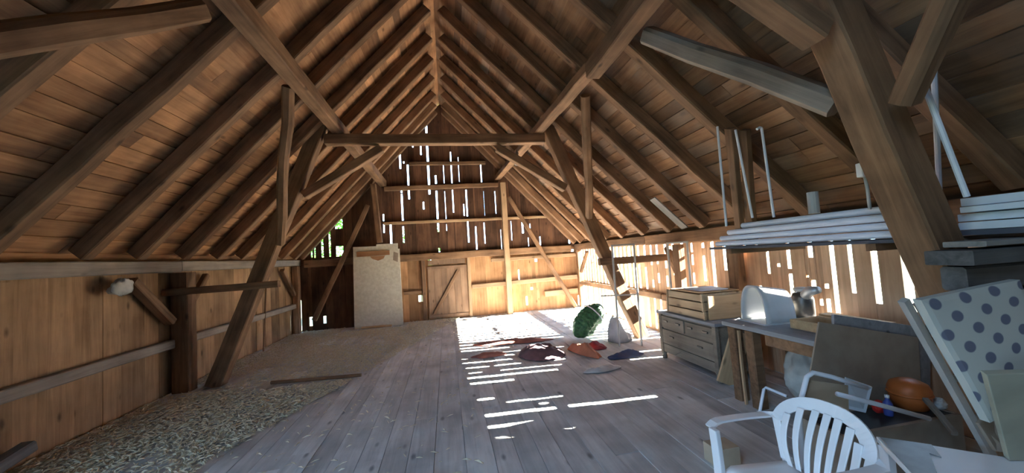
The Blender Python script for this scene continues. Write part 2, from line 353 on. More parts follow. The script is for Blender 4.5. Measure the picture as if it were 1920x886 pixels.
# ------------------------------------------------------------------ roof boarding
def roof(name, side, mat, hole=None):
    mb = MB(); nx, nz = SL*side, 1.0; ln = math.hypot(SL, 1); n = Vector((SL*side/ln, 0, 1/ln)); dn = Vector((side/ln, 0, -SL/ln))
    base = Vector((0, 0, 6.185)); s = -.02; total = 4.02*ln
    while s < total:
        w = random.uniform(.14, .21); e = min(s+w, total); y = YB-.35-random.uniform(0, 2)
        while y < D+.15:
            l = random.uniform(1.8, 4.6); y0, y1 = max(y, YB-.35), min(y+l, D+.15); y += l
            if y1 <= y0: continue
            spans = [(y0, y1)]
            if hole and e > hole[0] and s < hole[3]:
                spans = [(a, b_) for a, b_ in ((y0, min(y1, hole[1])), (max(y0, hole[2]), y1)) if b_ > a+.01]
            rr = random.random(); o1, o2 = random.uniform(0, .004), random.uniform(.012, .022)
            for a, b_ in spans:
                p = [base+dn*(s+.001)+n*o1, base+dn*(e-.001)+n*o2]
                c = [Vector((q.x, yy, q.z)) for yy in (a+.002, b_-.002) for q in p]
                lo = [c[0], c[1], c[3], c[2]]; mb.hexa(lo + [v+n*.024 for v in lo], rr)
        s = e
    parts = [(0, total, YB-.35, D+.15)] if not hole else [(0, total, YB-.35, hole[1]), (0, total, hole[2], D+.15), (0, hole[0], hole[1], hole[2]), (hole[3], total, hole[1], hole[2])]
    for s0, s1, y0, y1 in parts:
        q = [base+dn*s0+n*.05, base+dn*s1+n*.05]
        lo = [Vector((v.x, yy, v.z)) for yy in (y0, y1) for v in q]; lo = [lo[0], lo[1], lo[3], lo[2]]
        mb.hexa(lo + [v+n*.03 for v in lo])
    mb.box(min(0, side*.12), max(0, side*.12), YB-.35, D+.15, 6.20, 6.28)
    return struct(mb.build(name, mat))
HS0, HS1, HY0, HY1 = 2.0, 3.7, -1.7, -.36        # unseen roof opening added for sky light, left slope behind the viewer
roof('ceiling_left', -1, 'roof', hole=(HS0, HY0, HY1, HS1))
roof('ceiling_right', 1, 'roof_old')

# ------------------------------------------------------------------ rafters
ln = math.hypot(SL, 1); RH, RW = .165, .125
ya = [9.55+.5, 9.58, 8.93, 8.1, 7.3, 6.6, 5.84, 5.07, 4.40, 3.57, 2.78, 2.02, 1.25, .5, -.3, -1.1, -1.9]
dy = [-.2, -.25, -.35, -.4, -.38, -.5, -.54, -.57, -.66, -.6, -.56, -.42, -.42, -.5, -.4, -.3, -.2]
ordn = ['first', 'second', 'third', 'fourth', 'fifth', 'sixth', 'seventh', 'eighth', 'ninth', 'tenth', 'eleventh', 'twelfth', 'thirteenth', 'fourteenth', 'fifteenth', 'sixteenth', 'seventeenth']
for i, (a, e) in enumerate(zip(ya, dy)):
    if a < -.9: continue
    for side in (-1, 1):
        n = Vector((SL*side/ln, 0, 1/ln)); ee = e if side > 0 else -.02
        yf = lambda t: a + RW/2 + (ee*t)
        def P(xx, t): return Vector((side*xx, yf(t), AP-SL*xx)) + n*(RH/2)
        p0, p1 = P(.055, 0), P(3.69, 1)
        timber('rafter', p0, p1, RW, RH, f'{ordn[i]} rafter from the far gable on the {"left" if side < 0 else "right"} roof slope', 'rafter', f'rafters of the {"left" if side < 0 else "right"} roof slope', up=n, jit=.006)

# ------------------------------------------------------------------ plates and purlins
timber('wall_plate', (-3.875, YB, 1.785), (-3.875, 5.95, 1.785), .16, .155, 'grey timber plate on the left wall, long nearer length', 'beam', mat='timber_grey', up=(0, 0, 1), jit=.006)
timber('wall_plate', (-3.875, 5.96, 1.795), (-3.875, D-.01, 1.795), .16, .15, 'grey timber plate on the left wall, shorter far length', 'beam', mat='timber_grey', jit=.005)
timber('wall_plate', (3.885, 6.3, 1.785), (3.885, D-.01, 1.785), .16, .17, 'timber plate on the right wall, far length by the gable', 'beam', jit=.005)
timber('wall_plate', (3.885, YB, 1.775), (3.885, 6.29, 1.775), .16, .19, 'timber plate on the right wall above the pipe shelf', 'beam', jit=.006)
timber('purlin', (-1.63, YB, 3.90), (-1.63, D-.01, 3.86), .17, .19, 'purlin running lengthwise under the left roof slope', 'beam', jit=.006)
timber('purlin', (1.72, YB, 3.72), (1.785, 3.757, 3.74), .17, .19, 'nearer purlin length under the right roof slope', 'beam', jit=.005)
timber('purlin', (1.785, 3.765, 3.785), (1.59, D-.01, 3.96), .17, .13, 'far purlin length under the right roof slope', 'beam', jit=.005)

# ------------------------------------------------------------------ trusses
def truss(y, where, sides=(-1, 1), zt=3.95, xf=3.46, xt=1.90, w=.21, zc=3.69, be=(.97, 3.545), cut=1.0):
    for sd in sides:
        nm = 'left' if sd < 0 else 'right'
        timber('leaning_post', (sd*xf, y, .0), (sd*(xf+(xt-xf)*cut), y, zt*cut), w, .19, f'leaning {nm} truss post of the {where} frame', 'post', up=(0, 1, 0), jit=.007)
    timber('collar_tie', (-xt+.075, y-.03, zc), (xt-.075, y-.03, zc+.01), .17, .16, f'level collar beam tying the two leaning posts of the {where} frame', 'beam', jit=.005)
    for sd in sides:
        nm = 'left' if sd < 0 else 'right'
        k = lambda z: xf + (xt-xf)*z/zt
        timber('brace', (sd*(k(2.74)-w), y-.02, 2.80), (sd*be[0], y-.02, be[1]), .13, .15, f'slanting {nm} brace under the collar beam of the {where} frame', 'brace', up=(0, 1, 0), jit=.006)
truss(6.07, 'far')
truss(1.62, 'near', w=.22, zc=3.44, be=(1.38, 3.25), cut=.91)
def strut(p0, p1, w, h, label, mat='timber', jit=.012): timber('strut', p0, p1, w, h, label, 'brace', mat=mat, up=(1, 0, 0), jit=jit, ch=.03)
strut((-2.47, 5.90, 2.05), (-1.80, 4.62, 3.88), .13, .12, 'crooked brace rising from the far left truss post to the purlin', jit=.018)
strut((2.53, 5.90, 2.25), (1.97, 4.42, 3.76), .13, .12, 'crooked brace rising from the far right truss post to the purlin', jit=.018)
strut((2.50, 1.78, 2.475), (1.985, 2.95, 3.66), .15, .15, 'bluish grey brace from the near right truss post up to the purlin', 'timber_grey')
strut((-2.47, 1.80, 2.52), (-1.80, 3.05, 3.72), .15, .15, 'dark brace from the near left truss post up to the purlin')
strut((2.45, 1.43, 2.34), (2.04, .55, 3.42), .12, .12, 'thin brace from the near right truss post back over the camera')
strut((-2.46, 1.42, 2.46), (-1.83, .24, 3.84), .14, .14, 'brace from the near left truss post back over the camera')
for y, wh in ((5.94, 'far'), (1.6, 'near')):
    if wh == 'far': timber('frame_tie', (-3.94, 5.83, 1.43), (-2.47, 5.83, 1.445), .10, .10, 'short dark tie from the left wall across the far leaning post', 'beam', jit=.004)
    timber('frame_tie', (2.64, 5.88 if wh == 'far' else 1.43, 1.44 if wh == 'far' else 1.38), (3.96, 5.88 if wh == 'far' else 1.43, 1.44 if wh == 'far' else 1.37), .10, .125, f'short tie from the right wall across the {wh} leaning post', 'beam', jit=.004, mat='timber' if wh == 'far' else 'dark_grey_board')

# ------------------------------------------------------------------ wall frames
def rail(p0, p1, w, h, label, mat='timber', **k): timber('wall_rail', p0, p1, w, h, label, 'rail', mat=mat, **k)
rail((-3.89, YB, .70), (-3.89, 5.86, .70), .11, .12, 'long grey rail along the left wall towards the viewer', 'timber_grey')
rail((-3.89, 6.10, .70), (-3.89, 9.95, .70), .11, .11, 'grey rail along the left wall between its two posts', 'timber_grey')
rail((3.915, 2.3, .70), (3.915, 6.0, .70), .08, .11, 'rail on the right wall behind the chest and bench')
rail((3.915, 6.02, .71), (3.915, 9.98, .71), .08, .11, 'rail on the sunlit right wall near the gable corner')
timber('timber_post', (-3.80, 5.98, 0), (-3.80, 5.98, 1.70), .19, .22, 'stout post against the left wall beside the leaning post', 'post', up=(1, 0, 0))
timber('timber_post', (-3.86, 10.05, 0), (-3.86, 10.05, 1.71), .15, .15, 'post in the left gable corner', 'post', up=(1, 0, 0))
timber('timber_post', (3.88, 10.06, 0), (3.88, 10.06, 1.68), .12, .12, 'post in the sunlit right gable corner', 'post', up=(1, 0, 0))
timber('timber_post', (3.80, 5.3, 0), (3.80, 5.3, 1.66), .16, .12, 'post on the right wall behind the thin tube frame', 'post', up=(1, 0, 0))
timber('timber_post', (3.79, 4.12, 0), (3.79, 4.12, 1.66), .18, .12, 'broad post on the right wall behind the crates', 'post', up=(1, 0, 0))
timber('frame_brace', (-3.85, 5.80, 1.02), (-3.86, 5.18, 1.63), .10, .13, 'slanting brace from the left wall post towards the viewer', 'brace', up=(1, 0, 0))
timber('frame_brace', (-3.86, 6.14, 1.14), (-3.87, 6.60, 1.64), .08, .09, 'short slanting brace from the left wall post towards the gable', 'brace', up=(1, 0, 0))
timber('frame_brace', (-3.86, 9.90, .99), (-3.86, 9.28, 1.64), .09, .10, 'slanting brace at the left gable corner post', 'brace', up=(1, 0, 0))
timber('frame_brace', (3.88, 9.94, 1.04), (3.88, 9.38, 1.62), .08, .09, 'slanting brace at the right gable corner post', 'brace', up=(1, 0, 0))
timber('frame_brace', (3.90, 5.46, 1.1), (3.90, 5.74, 1.62), .09, .10, 'slanting brace on the right wall beside the far leaning post', 'brace', up=(1, 0, 0))
timber('girt', (-3.68, 10.15, 1.76), (3.68, 10.15, 1.76), .115, .19, 'long girt across the far gable wall at plate height', 'beam', jit=.004)
rail((-1.60, 10.145, 3.70), (1.58, 10.145, 3.74), .11, .12, 'upper level rail across the dark gable boards')
rail((-1.66, 10.15, 2.74), (3.0, 10.15, 2.74), .09, .075, 'middle level rail across the dark gable boards', 'lath')
rail((-.9, 10.15, 4.40), (1.25, 10.15, 4.40), .09, .10, 'topmost rail across the gable seen just under the collar beam')
rail((1.25, 10.13, 1.55), (3.8, 10.13, 1.555), .09, .10, 'top of the lower gable rails on the right', 'lath')
rail((.66, 10.13, .84), (3.8, 10.13, .90), .10, .12, 'middle of the lower gable rails right of the hatch', 'lath')
rail((2.78, 10.145, .46), (3.80, 10.145, .48), .10, .16, 'short low board at the right gable corner', 'lath')
rail((-1.2, 10.14, .80), (-.73, 10.14, .80), .08, .09, 'short rail between white panel and hatch')
timber('gable_post', (-1.75, 9.985, 2.21), (-1.86, 9.985, 3.80), .14, .14, 'gable post standing over the pale panel below the left purlin', 'post', up=(0, 1, 0))
timber('gable_post', (-1.75, 10.14, 0), (-1.75, 10.14, 1.65), .14, .10, 'lower length of gable post behind the pale panel', 'post', up=(0, 1, 0))
timber('gable_post', (1.70, 10.0, 0), (1.70, 10.0, 3.76), .15, .15, 'tall gable post below the right purlin', 'post', mat='lath', up=(0, 1, 0))
timber('gable_brace', (-3.45, 10.03, .30), (-2.02, 10.03, 3.25), .12, .09, 'long slanting brace on the gable left of the pale panel', 'brace', up=(0, 1, 0))
timber('gable_brace', (1.86, 10.03, 3.35), (3.66, 10.03, .02), .11, .09, 'long slanting brace on the gable right of the tall post', 'brace', up=(0, 1, 0))
timber('stud', (-.66, 10.15, .02), (-.66, 10.15, 1.66), .10, .08, 'upright stud left of the plank hatch', 'post', up=(0, 1, 0))
timber('stud', (.60, 10.15, .02), (.60, 10.15, 1.66), .09, .08, 'upright stud right of the plank hatch', 'post', up=(0, 1, 0), mat='lath')

# hatch door in the gable
door = struct(empty('door_1', (-.02, 10.17, 0), 'plank hatch door with a diagonal brace in the far gable', 'door'))
mb = MB()
for i in range(6): a = -.55+i*.182; mb.box(a+.003, a+.179, 10.165, 10.205, .08, 1.44)
mb.build('door_panel', 'hatch', door)
timber('door_brace', (-.42, 10.14, .16), (.30, 10.14, 1.32), .09, .035, None, None, parent=door, up=(0, 1, 0))
mb = MB(); mb.box(-.55, .53, 10.13, 10.165, 1.40, 1.47); mb.box(-.55, .53, 10.13, 10.165, .05, .13); mb.build('door_ledge', 'hatch', door)
mb = MB(); mb.box(-.52, .50, 10.12, 10.20, 1.52, 1.66); struct(mb.build('door_lintel', 'hatch', door))

# ------------------------------------------------------------------ things: left and centre
def pale_panel():
    o = empty('leaning_sheet', (-1.85, 9.9, 0), 'tall pale panel with a reddish wooden strip leaning on the far gable', 'panel')
    a = math.atan2(.10, 2.15)
    mb = MB(); th = .05
    def pt(x, z, d): return Vector((x, 9.90+z*math.tan(a)*.9-d, z))
    pol = [(-2.44, 0), (-1.22, 0), (-1.25, 2.02), (-1.29, 2.02), (-1.29, 2.17), (-1.83, 2.17), (-1.84, 2.12), (-2.42, 2.13)]
    mb.slab([pt(x, z, 0) for x, z in pol], (0, -th, 0)); mb.build('sheet', 'panel', o)
    mb = MB(); mb.slab([pt(-2.33, 1.86, th+.001), pt(-1.50, 1.87, th+.001), pt(-1.50, 1.99, th+.001), pt(-2.33, 2.0, th+.001)], (0, -.03, 0)); mb.build('wooden_strip', 'rust_wood', o)
    mb = MB(); mb.slab([pt(-1.95, 1.79, th+.001), pt(-1.80, 1.73, th+.001), pt(-1.66, 1.78, th+.001), pt(-1.62, 1.858, th+.001), pt(-2.0, 1.858, th+.001)], (0, -.004, 0)); mb.build('stain', 'rust_wood', o)
    mb = MB(); mb.slab([pt(-1.42, 1.72, th+.001), pt(-1.30, 1.66, th+.001), pt(-1.28, 1.9, th+.001), pt(-1.40, 1.95, th+.001)], (0, -.003, 0)); mb.build('stain', 'hardboard', o)
    return o
pale_panel()
timber('floor_board', (-2.25, 9.80, .03), (-1.50, 9.74, .03), .05, .05, 'short brown board lying at the foot of the pale panel', 'board', mat='plank_tan')
timber('wooden_pole', (-2.60, 5.80, .028), (-1.33, 5.66, .028), .045, .045, 'thin dark pole lying alone on the straw strewn floor', 'pole', jit=.006, ch=.012)
timber('wooden_lath', (-3.80, 8.2, 0.0), (-3.88, 8.55, 1.3), .03, .03, 'thin lath leaning on the left wall beyond the leaning post', 'lath', mat='timber', up=(0, 1, 0))
one('wall_sheet', 'wall', 'wide board panel on the left wall nearest the viewer', 'panel', lambda mb: mb.box(-3.958, -3.945, 2.2, 4.07, .02, 1.69))
timber('plank_stump', (-3.80, 3.55, .10), (-3.80, 4.05, .20), .12, .10, 'pale plank end on the floor at the near left wall', 'plank', mat='grey_board', up=(0, 0, 1))
def rag(mb):
    c = Vector((-3.80, 4.99, 1.56))
    def f(u, v):
        a = 2*math.pi*u; ph = math.pi*v; n = noise.noise(Vector((math.cos(a)*2, math.sin(a)*2, v*4)))
        r = .09*(1+.5*n); return c + Vector((math.sin(ph)*math.cos(a)*r*.5, math.sin(ph)*math.sin(a)*r*1.6, math.cos(ph)*r))
    mb.grid(f, 20, 12)
one('hanging_rag', 'sack', 'crumpled rag stuffed under the left wall plate', 'rag', rag, smooth=True)

# straw strewn over the left of the floor
mb = MB()
rs = random.Random(3)
for k in range(34000):
    y = 2.0 + 8.1*rs.random()**.8
    lim = max(-2.2, -1.3 + (y-6)*.38)
    x = XL + .05 + (lim-XL)*abs(rs.random()**1.15)
    if rs.random() < .05: x = rs.uniform(-3.9, .2)
    dens = noise.noise(Vector((x*.9, y*.9, 0)))
    if dens < -.2 and rs.random() < .6: continue
    if (y > 9.5 and -2.7 < x < -1.1) or (abs(y-5.72) < .16 and -2.7 < x < -1.2) or math.hypot(x+3.46, y-6.07) < .30 or math.hypot(x+3.8, y-5.98) < .2 or (x < -3.7 and (y > 9.8 or 8.05 < y < 8.4)): continue
    a = rs.uniform(0, math.pi); l = rs.uniform(.02, .085); w = rs.uniform(.002, .007); t = rs.uniform(0, .02)+max(0, dens)*.015*rs.random()
    dx, dy_ = math.cos(a)*l/2, math.sin(a)*l/2; px_, py_ = -math.sin(a)*w, math.cos(a)*w
    z0, z1 = .006+t, .006+t+rs.uniform(-.004, .014)
    z0, z1 = max(z0, .005), max(z1, .005)
    mb.add([(x-dx-px_, y-dy_-py_, z0), (x+dx-px_, y+dy_-py_, z1), (x+dx+px_, y+dy_+py_, z1), (x-dx+px_, y-dy_+py_, z0), (x, y, max(z0, z1)+w)],
           [(0, 1, 4), (1, 2, 4), (2, 3, 4), (3, 0, 4), (3, 2, 1, 0)], rs.random())
tag(mb.build('loose_straw', 'straw', fix=False), 'dry straw and hay dust strewn over the left side of the floor', 'straw', kind='stuff')

# cloths and sacks lying in the sunlit patch
def heap(name, mat, cx, cy, rx, ry, h, label, cat, seed, rot=0, sharp=1.0, fold=1.0, thick=.012):
    mb = MB(); cr, sr = math.cos(rot), math.sin(rot); nu, nv = 46, 26
    def edge(a): return 1 + .22*noise.noise(Vector((math.cos(a)*1.6, math.sin(a)*1.6, seed)))+.10*noise.noise(Vector((math.cos(a)*5, math.sin(a)*5, seed+5)))
    def f(u, v):
        a = 2*math.pi*u; r = v; e = edge(a); x, y = rx*r*e*math.cos(a), ry*r*e*math.sin(a)
        n = noise.noise(Vector((x*4.0/fold, y*6.0/fold, seed))); n2 = noise.noise(Vector((x*11, y*15, seed+9)))
        z = h*max(0, (1-r**2.2))**sharp*(.65+.8*n) + .030*abs(n2)*(1-r**4) + .010 + .012*(1-r)
        return Vector((cx+x*cr-y*sr, cy+x*sr+y*cr, max(z, .006)))
    mb.grid(f, nu, nv)
    o = mb.build(name, mat, smooth=True)
    sd = o.modifiers.new('thickness', 'SOLIDIFY'); sd.thickness = .006*S; sd.offset = 1
    return tag(o, label, cat)
heap('tarp', 'burg', 1.46, 5.74, .38, .42, .17, 'dark plum blanket heaped in the middle of the floor', 'blanket', 1.0, .1)
heap('blanket', 'red_cloth', 1.10, 6.70, .74, .17, .05, 'flat brick red blanket spread behind the plum blanket', 'blanket', 4.0, -.12)
heap('rug_strip', 'red_cloth', 0.62, 5.98, .30, .12, .05, 'reddish cloth strip trailing left of the plum blanket', 'cloth', 6.0, .06)
heap('jacket', 'orange_cloth', 2.10, 5.50, .13, .36, .19, 'orange cloth draped over the right end of the plum blanket', 'cloth', 8.0, .3)
heap('cloth', 'dark_red_cloth', 2.42, 5.74, .15, .19, .08, 'dark red cloth bunched between orange cloth and poly sack', 'cloth', 11.0, .2)
heap('trousers', 'blue_cloth', 2.62, 5.12, .32, .13, .06, 'navy cloth lying flat right of the orange cloth', 'cloth', 13.0, .15)
heap('plastic_sheet', 'poly_sack', 2.02, 4.66, .28, .10, .05, 'crumpled white plastic sheet in front of the blankets', 'sheet', 15.0, .1)
def sack(name, mat, base, top, rad, label, cat, seed, flat=.8, rib=0):
    base, top = Vector(base), Vector(top); ax = (top-base); L = ax.length; ax.normalize(); sx = ax.cross(Vector((0, 1, .2))).normalized(); sy = ax.cross(sx)
    mb = MB()
    def f(u, v):
        a = 2*math.pi*u; pr = math.sin(math.pi*min(max(v, .0), 1))**.55
        n = noise.noise(Vector((math.cos(a)*1.8, math.sin(a)*1.8, v*3+seed))); n2 = noise.noise(Vector((math.cos(a)*5, math.sin(a)*5, v*9+seed)))
        n3 = noise.ridged_multi_fractal(Vector((math.cos(a)*2.2, math.sin(a)*2.2, v*4+seed)), 1.0, 2.0, 4, 1.0, 2.0) if not rib else 0
        r = rad*pr*(1+.26*n+.10*n2-.10*n3) + (rib*.5*math.sin(v*60)*pr if rib else 0)
        p = base+ax*(L*v)+sx*(r*math.cos(a))+sy*(r*flat*math.sin(a)); p.z = max(p.z, .008); return p
    mb.grid(f, 40, 34)
    return tag(mb.build(name, mat, smooth=True), label, cat)
gs = sack('net_sack', 'green_net', (2.24, 6.30, .09), (2.86, 6.40, .60), .225, 'stuffed green net sack lying tilted on the sunlit floor', 'sack', 2.0, .85, .02)
tie = MB(); 
c0, c1 = Vector((2.24, 6.30, .09)), Vector((2.86, 6.40, .60)); axx = (c1-c0).normalized(); sx_ = axx.cross(Vector((0, 1, .2))).normalized(); sy_ = axx.cross(sx_); q = c0+(c1-c0)*.70
tie.tube([q+sx_*.225*math.cos(t*math.pi/12)+sy_*.20*math.sin(t*math.pi/12) for t in range(24)], .012, 6, closed=True); tag(tie.build('tie_band', 'foam', gs, smooth=True), 'pale tie band')
heap('poly_sack', 'poly_sack', 2.98, 5.98, .20, .16, .50, 'pale grey plastic sack slumped right of the green sack', 'sack', 7.0, .2, sharp=.38)

# thin tube frames standing in front of the right wall
def tube_frame(name, p, w, h, dirv, label, bar_z=None):
    dirv = Vector(dirv).normalized(); p = Vector(p); o = empty(name, p, label, 'frame'); a, b_ = p, p+dirv*w; nrm = Vector((-dirv.y, dirv.x, 0))
    for q in (a, b_):
        mb = MB(); mb.bar(q, q+Vector((0, 0, h)), .03, .03, nrm, ch=.006); mb.build('leg', 'steel_pale', o)
    mb = MB(); mb.bar(a+Vector((0, 0, h))-dirv*.014, b_+Vector((0, 0, h))+dirv*.014, .03, .03, ch=.006); mb.build('top_bar', 'steel_pale', o)
    if bar_z: mb = MB(); mb.bar(a+Vector((0, 0, bar_z))-dirv*.25, b_+Vector((0, 0, bar_z))+dirv*.02, .022, .022); mb.build('cross_bar', 'steel_pale', o)
    return o
tube_frame('tube_frame', (2.80, 5.66, 0), .36, 1.71, (1, -.35, 0), 'tall thin tube frame standing before the far right truss post', .86)
tube_frame('tube_frame', (3.70, 5.43, 0), .50, 1.69, (0, -1, 0), 'tall thin tube frame behind the slatted crates')

# ------------------------------------------------------------------ chest with crates
chest = empty('chest_of_drawers', (3.4, 4.3, 0), 'greyed old chest of drawers against the right wall under slatted crates', 'chest')
cx0, cx1, cy0, cy1 = 3.06, 3.69, 3.72, 4.86
mb = MB(); mb.box(cx0+.03, cx1, cy0+.02, cy1-.02, .10, .66); mb.build('carcass', 'chest', chest)
mb = MB(); mb.box(cx0-.02, cx1+.02, cy0-.02, cy1+.02, .66, .70); tag(mb.build('top', 'bench_top', chest, bevel=.006), 'bluish grey top')
for a, b_, z0, z1 in ((cy0+.06, 4.28, .46, .63), (4.31, cy1-.06, .46, .63), (cy0+.06, cy1-.06, .235, .44)):
    mb = MB(); mb.box(cx0+.005, cx0+.03, a, b_, z0, z1); dr = mb.build('drawer', 'chest', chest, bevel=.006)
    for t in (.22, .78):
        yy = a+(b_-a)*t; zz = (z0+z1)/2+.02; mb = MB(); mb.box(cx0-.012, cx0+.004, yy-.045, yy+.045, zz-.012, zz+.012); mb.build('handle', 'dark_metal', dr, bevel=.004)
for yy in (cy0+.03, cy1-.03):
    mb = MB(); mb.box(cx0, cx0+.05, yy-.03, yy+.03, .10, .66); mb.build('corner_stile', 'chest', chest, bevel=.006)
    for xx in (cx0+.035, cx1-.05):
        mb = MB(); mb.lathe([(.028, 0), (.036, .03), (.028, .06), (.04, .10)], (xx, yy, 0), 12); mb.build('foot', 'chest', chest, smooth=True)
mb = MB(); mb.slab([(cx0+.012, cy0+.06, .11), (cx0+.012, 4.0, .11), (cx0+.012, 4.15, .19), (cx0+.012, 4.42, .19), (cx0+.012, 4.57, .11), (cx0+.012, cy1-.06, .11), (cx0+.012, cy1-.06, .225), (cx0+.012, cy0+.06, .225)], (.02, 0, 0)); mb.build('apron', 'chest', chest)
def crate(z0, h, x0, x1, y0, y1, label):
    o = empty('slatted_crate', ((x0+x1)/2, (y0+y1)/2, z0), label, 'crate', 'slatted crates on the chest')
    mb = MB()
    mb.box(x0, x0+.02, y0, y1, z0+.004, z0+h-.012); mb.build('long_side', 'crate', o)
    mb = MB(); mb.box(x1-.02, x1, y0, y1, z0+.004, z0+h-.012); mb.build('long_side', 'crate', o)
    mb = MB(); mb.box(x0+.021, x1-.021, y0, y0+.02, z0+.004, z0+h-.004); mb.build('end_board', 'crate', o)
    mb = MB(); mb.box(x0+.021, x1-.021, y1-.02, y1, z0+.004, z0+h-.004); mb.build('end_board', 'crate', o)
    mb = MB(); mb.box(x0+.021, x1-.021, y0+.021, y1-.021, z0+.004, z0+.02); mb.build('bottom', 'crate', o)
    for px_ in (x0, x1):
        for py_ in (y0, y1): 
            mb = MB(); sx = .03 if px_ == x0 else -.03; mb.box(min(px_-.004*(1 if sx > 0 else -1), px_+sx*0)-.012, max(px_, px_)+.012, py_-.012, py_+.012, z0, z0+h); mb.build('corner_strip', 'crate', o)
for k, (z0, h, lb) in enumerate(((.702, .10, 'lowest slatted crate of the stack on the chest'), (.803, .115, 'middle slatted crate of the stack on the chest'), (.919, .10, 'topmost slatted crate of the stack on the chest'))):
    crate(z0, h, 3.10, 3.66, 3.92+.012*k, 4.66-.01*k, lb)
one('end_panel', 'plank_tan', 'smooth tan board standing against the near end of the crates', 'board', lambda mb: mb.box(3.13, 3.66, 3.875, 3.895, .704, .995), bevel=.003)
one('board', 'plank_tan', 'pale flat board lying on the topmost slatted crate', 'board', lambda mb: mb.box(3.12, 3.68, 3.98, 4.6, 1.02, 1.035), bevel=.003)
one('painted_sunlit_top', 'foam', 'white slab painted for the sunlit top of the crate stack', 'sheet', lambda mb: mb.slab([(3.2, 4.1, 1.036), (3.58, 4.05, 1.036), (3.62, 4.4, 1.036), (3.22, 4.45, 1.036)], (0, 0, .012)))  # white slab added for the sunlit top of the crates
timber('leaning_board', (3.10, 3.67, .012), (3.36, 3.67, .58), .26, .025, 'tan plywood board leaning against the near end of the chest', 'board', mat='plank_tan', up=(0, 1, 0), ch=.003, jit=0)

# ------------------------------------------------------------------ workbench
bench = empty('workbench', (3.4, 2.9, 0), 'rough workbench with bluish grey top along the right wall', 'workbench')
mb = MB(); mb.box(2.90, 3.28, 2.36, 3.42, .755, .80); mb.box(3.285, 3.80, 2.36, 3.43, .755, .80); mb.build('top', 'bench_top', bench, bevel=.005)
mb = MB(); mb.box(2.93, 2.97, 2.4, 2.92, .65, .752); mb.build('front_rail', 'timber', bench)
for (xx, yy) in ((3.70, 3.36), (3.70, 2.45), (3.0, 2.45)):
    mb = MB(); mb.bar((xx, yy, 0), (xx, yy, .754), .10, .08, (1, 0, 0), ch=.008); mb.build('leg', 'timber', bench)
for i, (yb, yt) in enumerate(((3.30, 3.30), (3.08, 3.08))):
    mb = MB(); mb.bar((2.965, yb, 0), (2.95, yt, .754), .095, .11, (1, 0, 0), ch=.01, seg=3, jit=.003); mb.build('leg', 'timber', bench)
for i, (c0, yt, q) in enumerate((((1369, 240), 2.91, (3.22, 3.39, 1.635)), ((1396, 243), 2.83, (3.22, 3.24, 1.635)))):
    timber('timber_prop', q, at_y(*c0, yt), .09, .06, ('left' if i == 0 else 'right')+' one of two dark props standing on the pipe shelf up to the roof', 'prop', mat='timber', up=(1, 0, 0), ch=.006)
timber('lath', (2.905, 3.19, .0), (2.895, 3.19, .74), .02, .03, 'thin pale lath between the two front bench legs', 'lath', mat='lath', up=(1, 0, 0), ch=.004)
# things on the bench
def arch():
    o = empty('arched_cover', (3.22, 3.2, .80), 'grey moulded arch shaped cover standing open on the workbench', 'cover')
    mb = MB(); c = Vector((3.10, 3.20, .80)); ax = Vector((.98, -.06, 0)).normalized(); sd = Vector((.06, .98, 0)).normalized(); nu, nv = 28, 6
    def ring(t, th, off):
        w = .172-.02*t-off; h = .385-.06*t-off
        a = math.pi*th; return c + ax*(.34*t) + sd*(w*math.copysign(abs(math.cos(a))**.75, math.cos(a))) + Vector((0, 0, h*math.sin(a)**.8 if math.sin(a) > 0 else 0))
    vs = []; 
    for off in (0, .022):
        for j in range(nv+1):
            for i in range(nu+1): vs.append(ring(j/nv, i/nu, off))
    K = (nu+1)*(nv+1); fs = []
    for off in (0, K):
        for j in range(nv):
            for i in range(nu): b0 = off+j*(nu+1)+i; fs.append((b0, b0+1, b0+nu+2, b0+nu+1))
    for i in range(nu):
        fs.append((i, i+1, K+i+1, K+i)); b0 = nv*(nu+1)+i; fs.append((b0, b0+1, K+b0+1, K+b0))
    for j in range(nv):
        for e in (0, nu): b0 = j*(nu+1)+e; fs.append((b0, b0+nu+1, K+b0+nu+1, K+b0))
    mb.add(vs, fs); mb.build('shell', 'grey_plastic', o, smooth=True)
    mb = MB(); mb.slab([c-ax*.04-sd*.18, c-ax*.04+sd*.19, c+ax*.38+sd*.18, c+ax*.38-sd*.18], (0, 0, .012)); mb.build('base_flange', 'grey_plastic', o)
    return o
arch()
def motor():
    o = empty('machine_part', (3.72, 3.45, .80), 'dark greasy machine part behind the arched cover on the bench', 'machine part')
    mb = MB(); mb.lathe([(.07, 0), (.10, .03), (.10, .20), (.08, .26), (.05, .27)], (3.68, 3.16, .80), 18); mb.build('housing', 'dark_metal', o, smooth=True)
    mb = MB(); mb.tube([(3.68, 3.16, 1.0), (3.62, 3.02, 1.10), (3.60, 2.92, 1.12)], [.05, .05, .035], 12); mb.build('spout', 'steel', o, smooth=True)
    mb = MB(); mb.lathe([(.03, 0), (.07, .01), (.07, .04), (.03, .05)], (3.68, 3.16, 1.075), 16); mb.build('flange', 'steel', o, smooth=True)
motor()
timber('bench_plank', (3.60, 2.38, .826), (3.64, 3.0, .826), .20, .035, 'bluish plank lying at the back of the workbench', 'plank', mat='bench_top', ch=.004, jit=.002)
timber('bench_plank', (3.66, 2.4, .866), (3.68, 2.95, .866), .13, .03, 'upper tan plank lying at the back of the workbench', 'plank', mat='plank_tan', ch=.004, jit=.002)
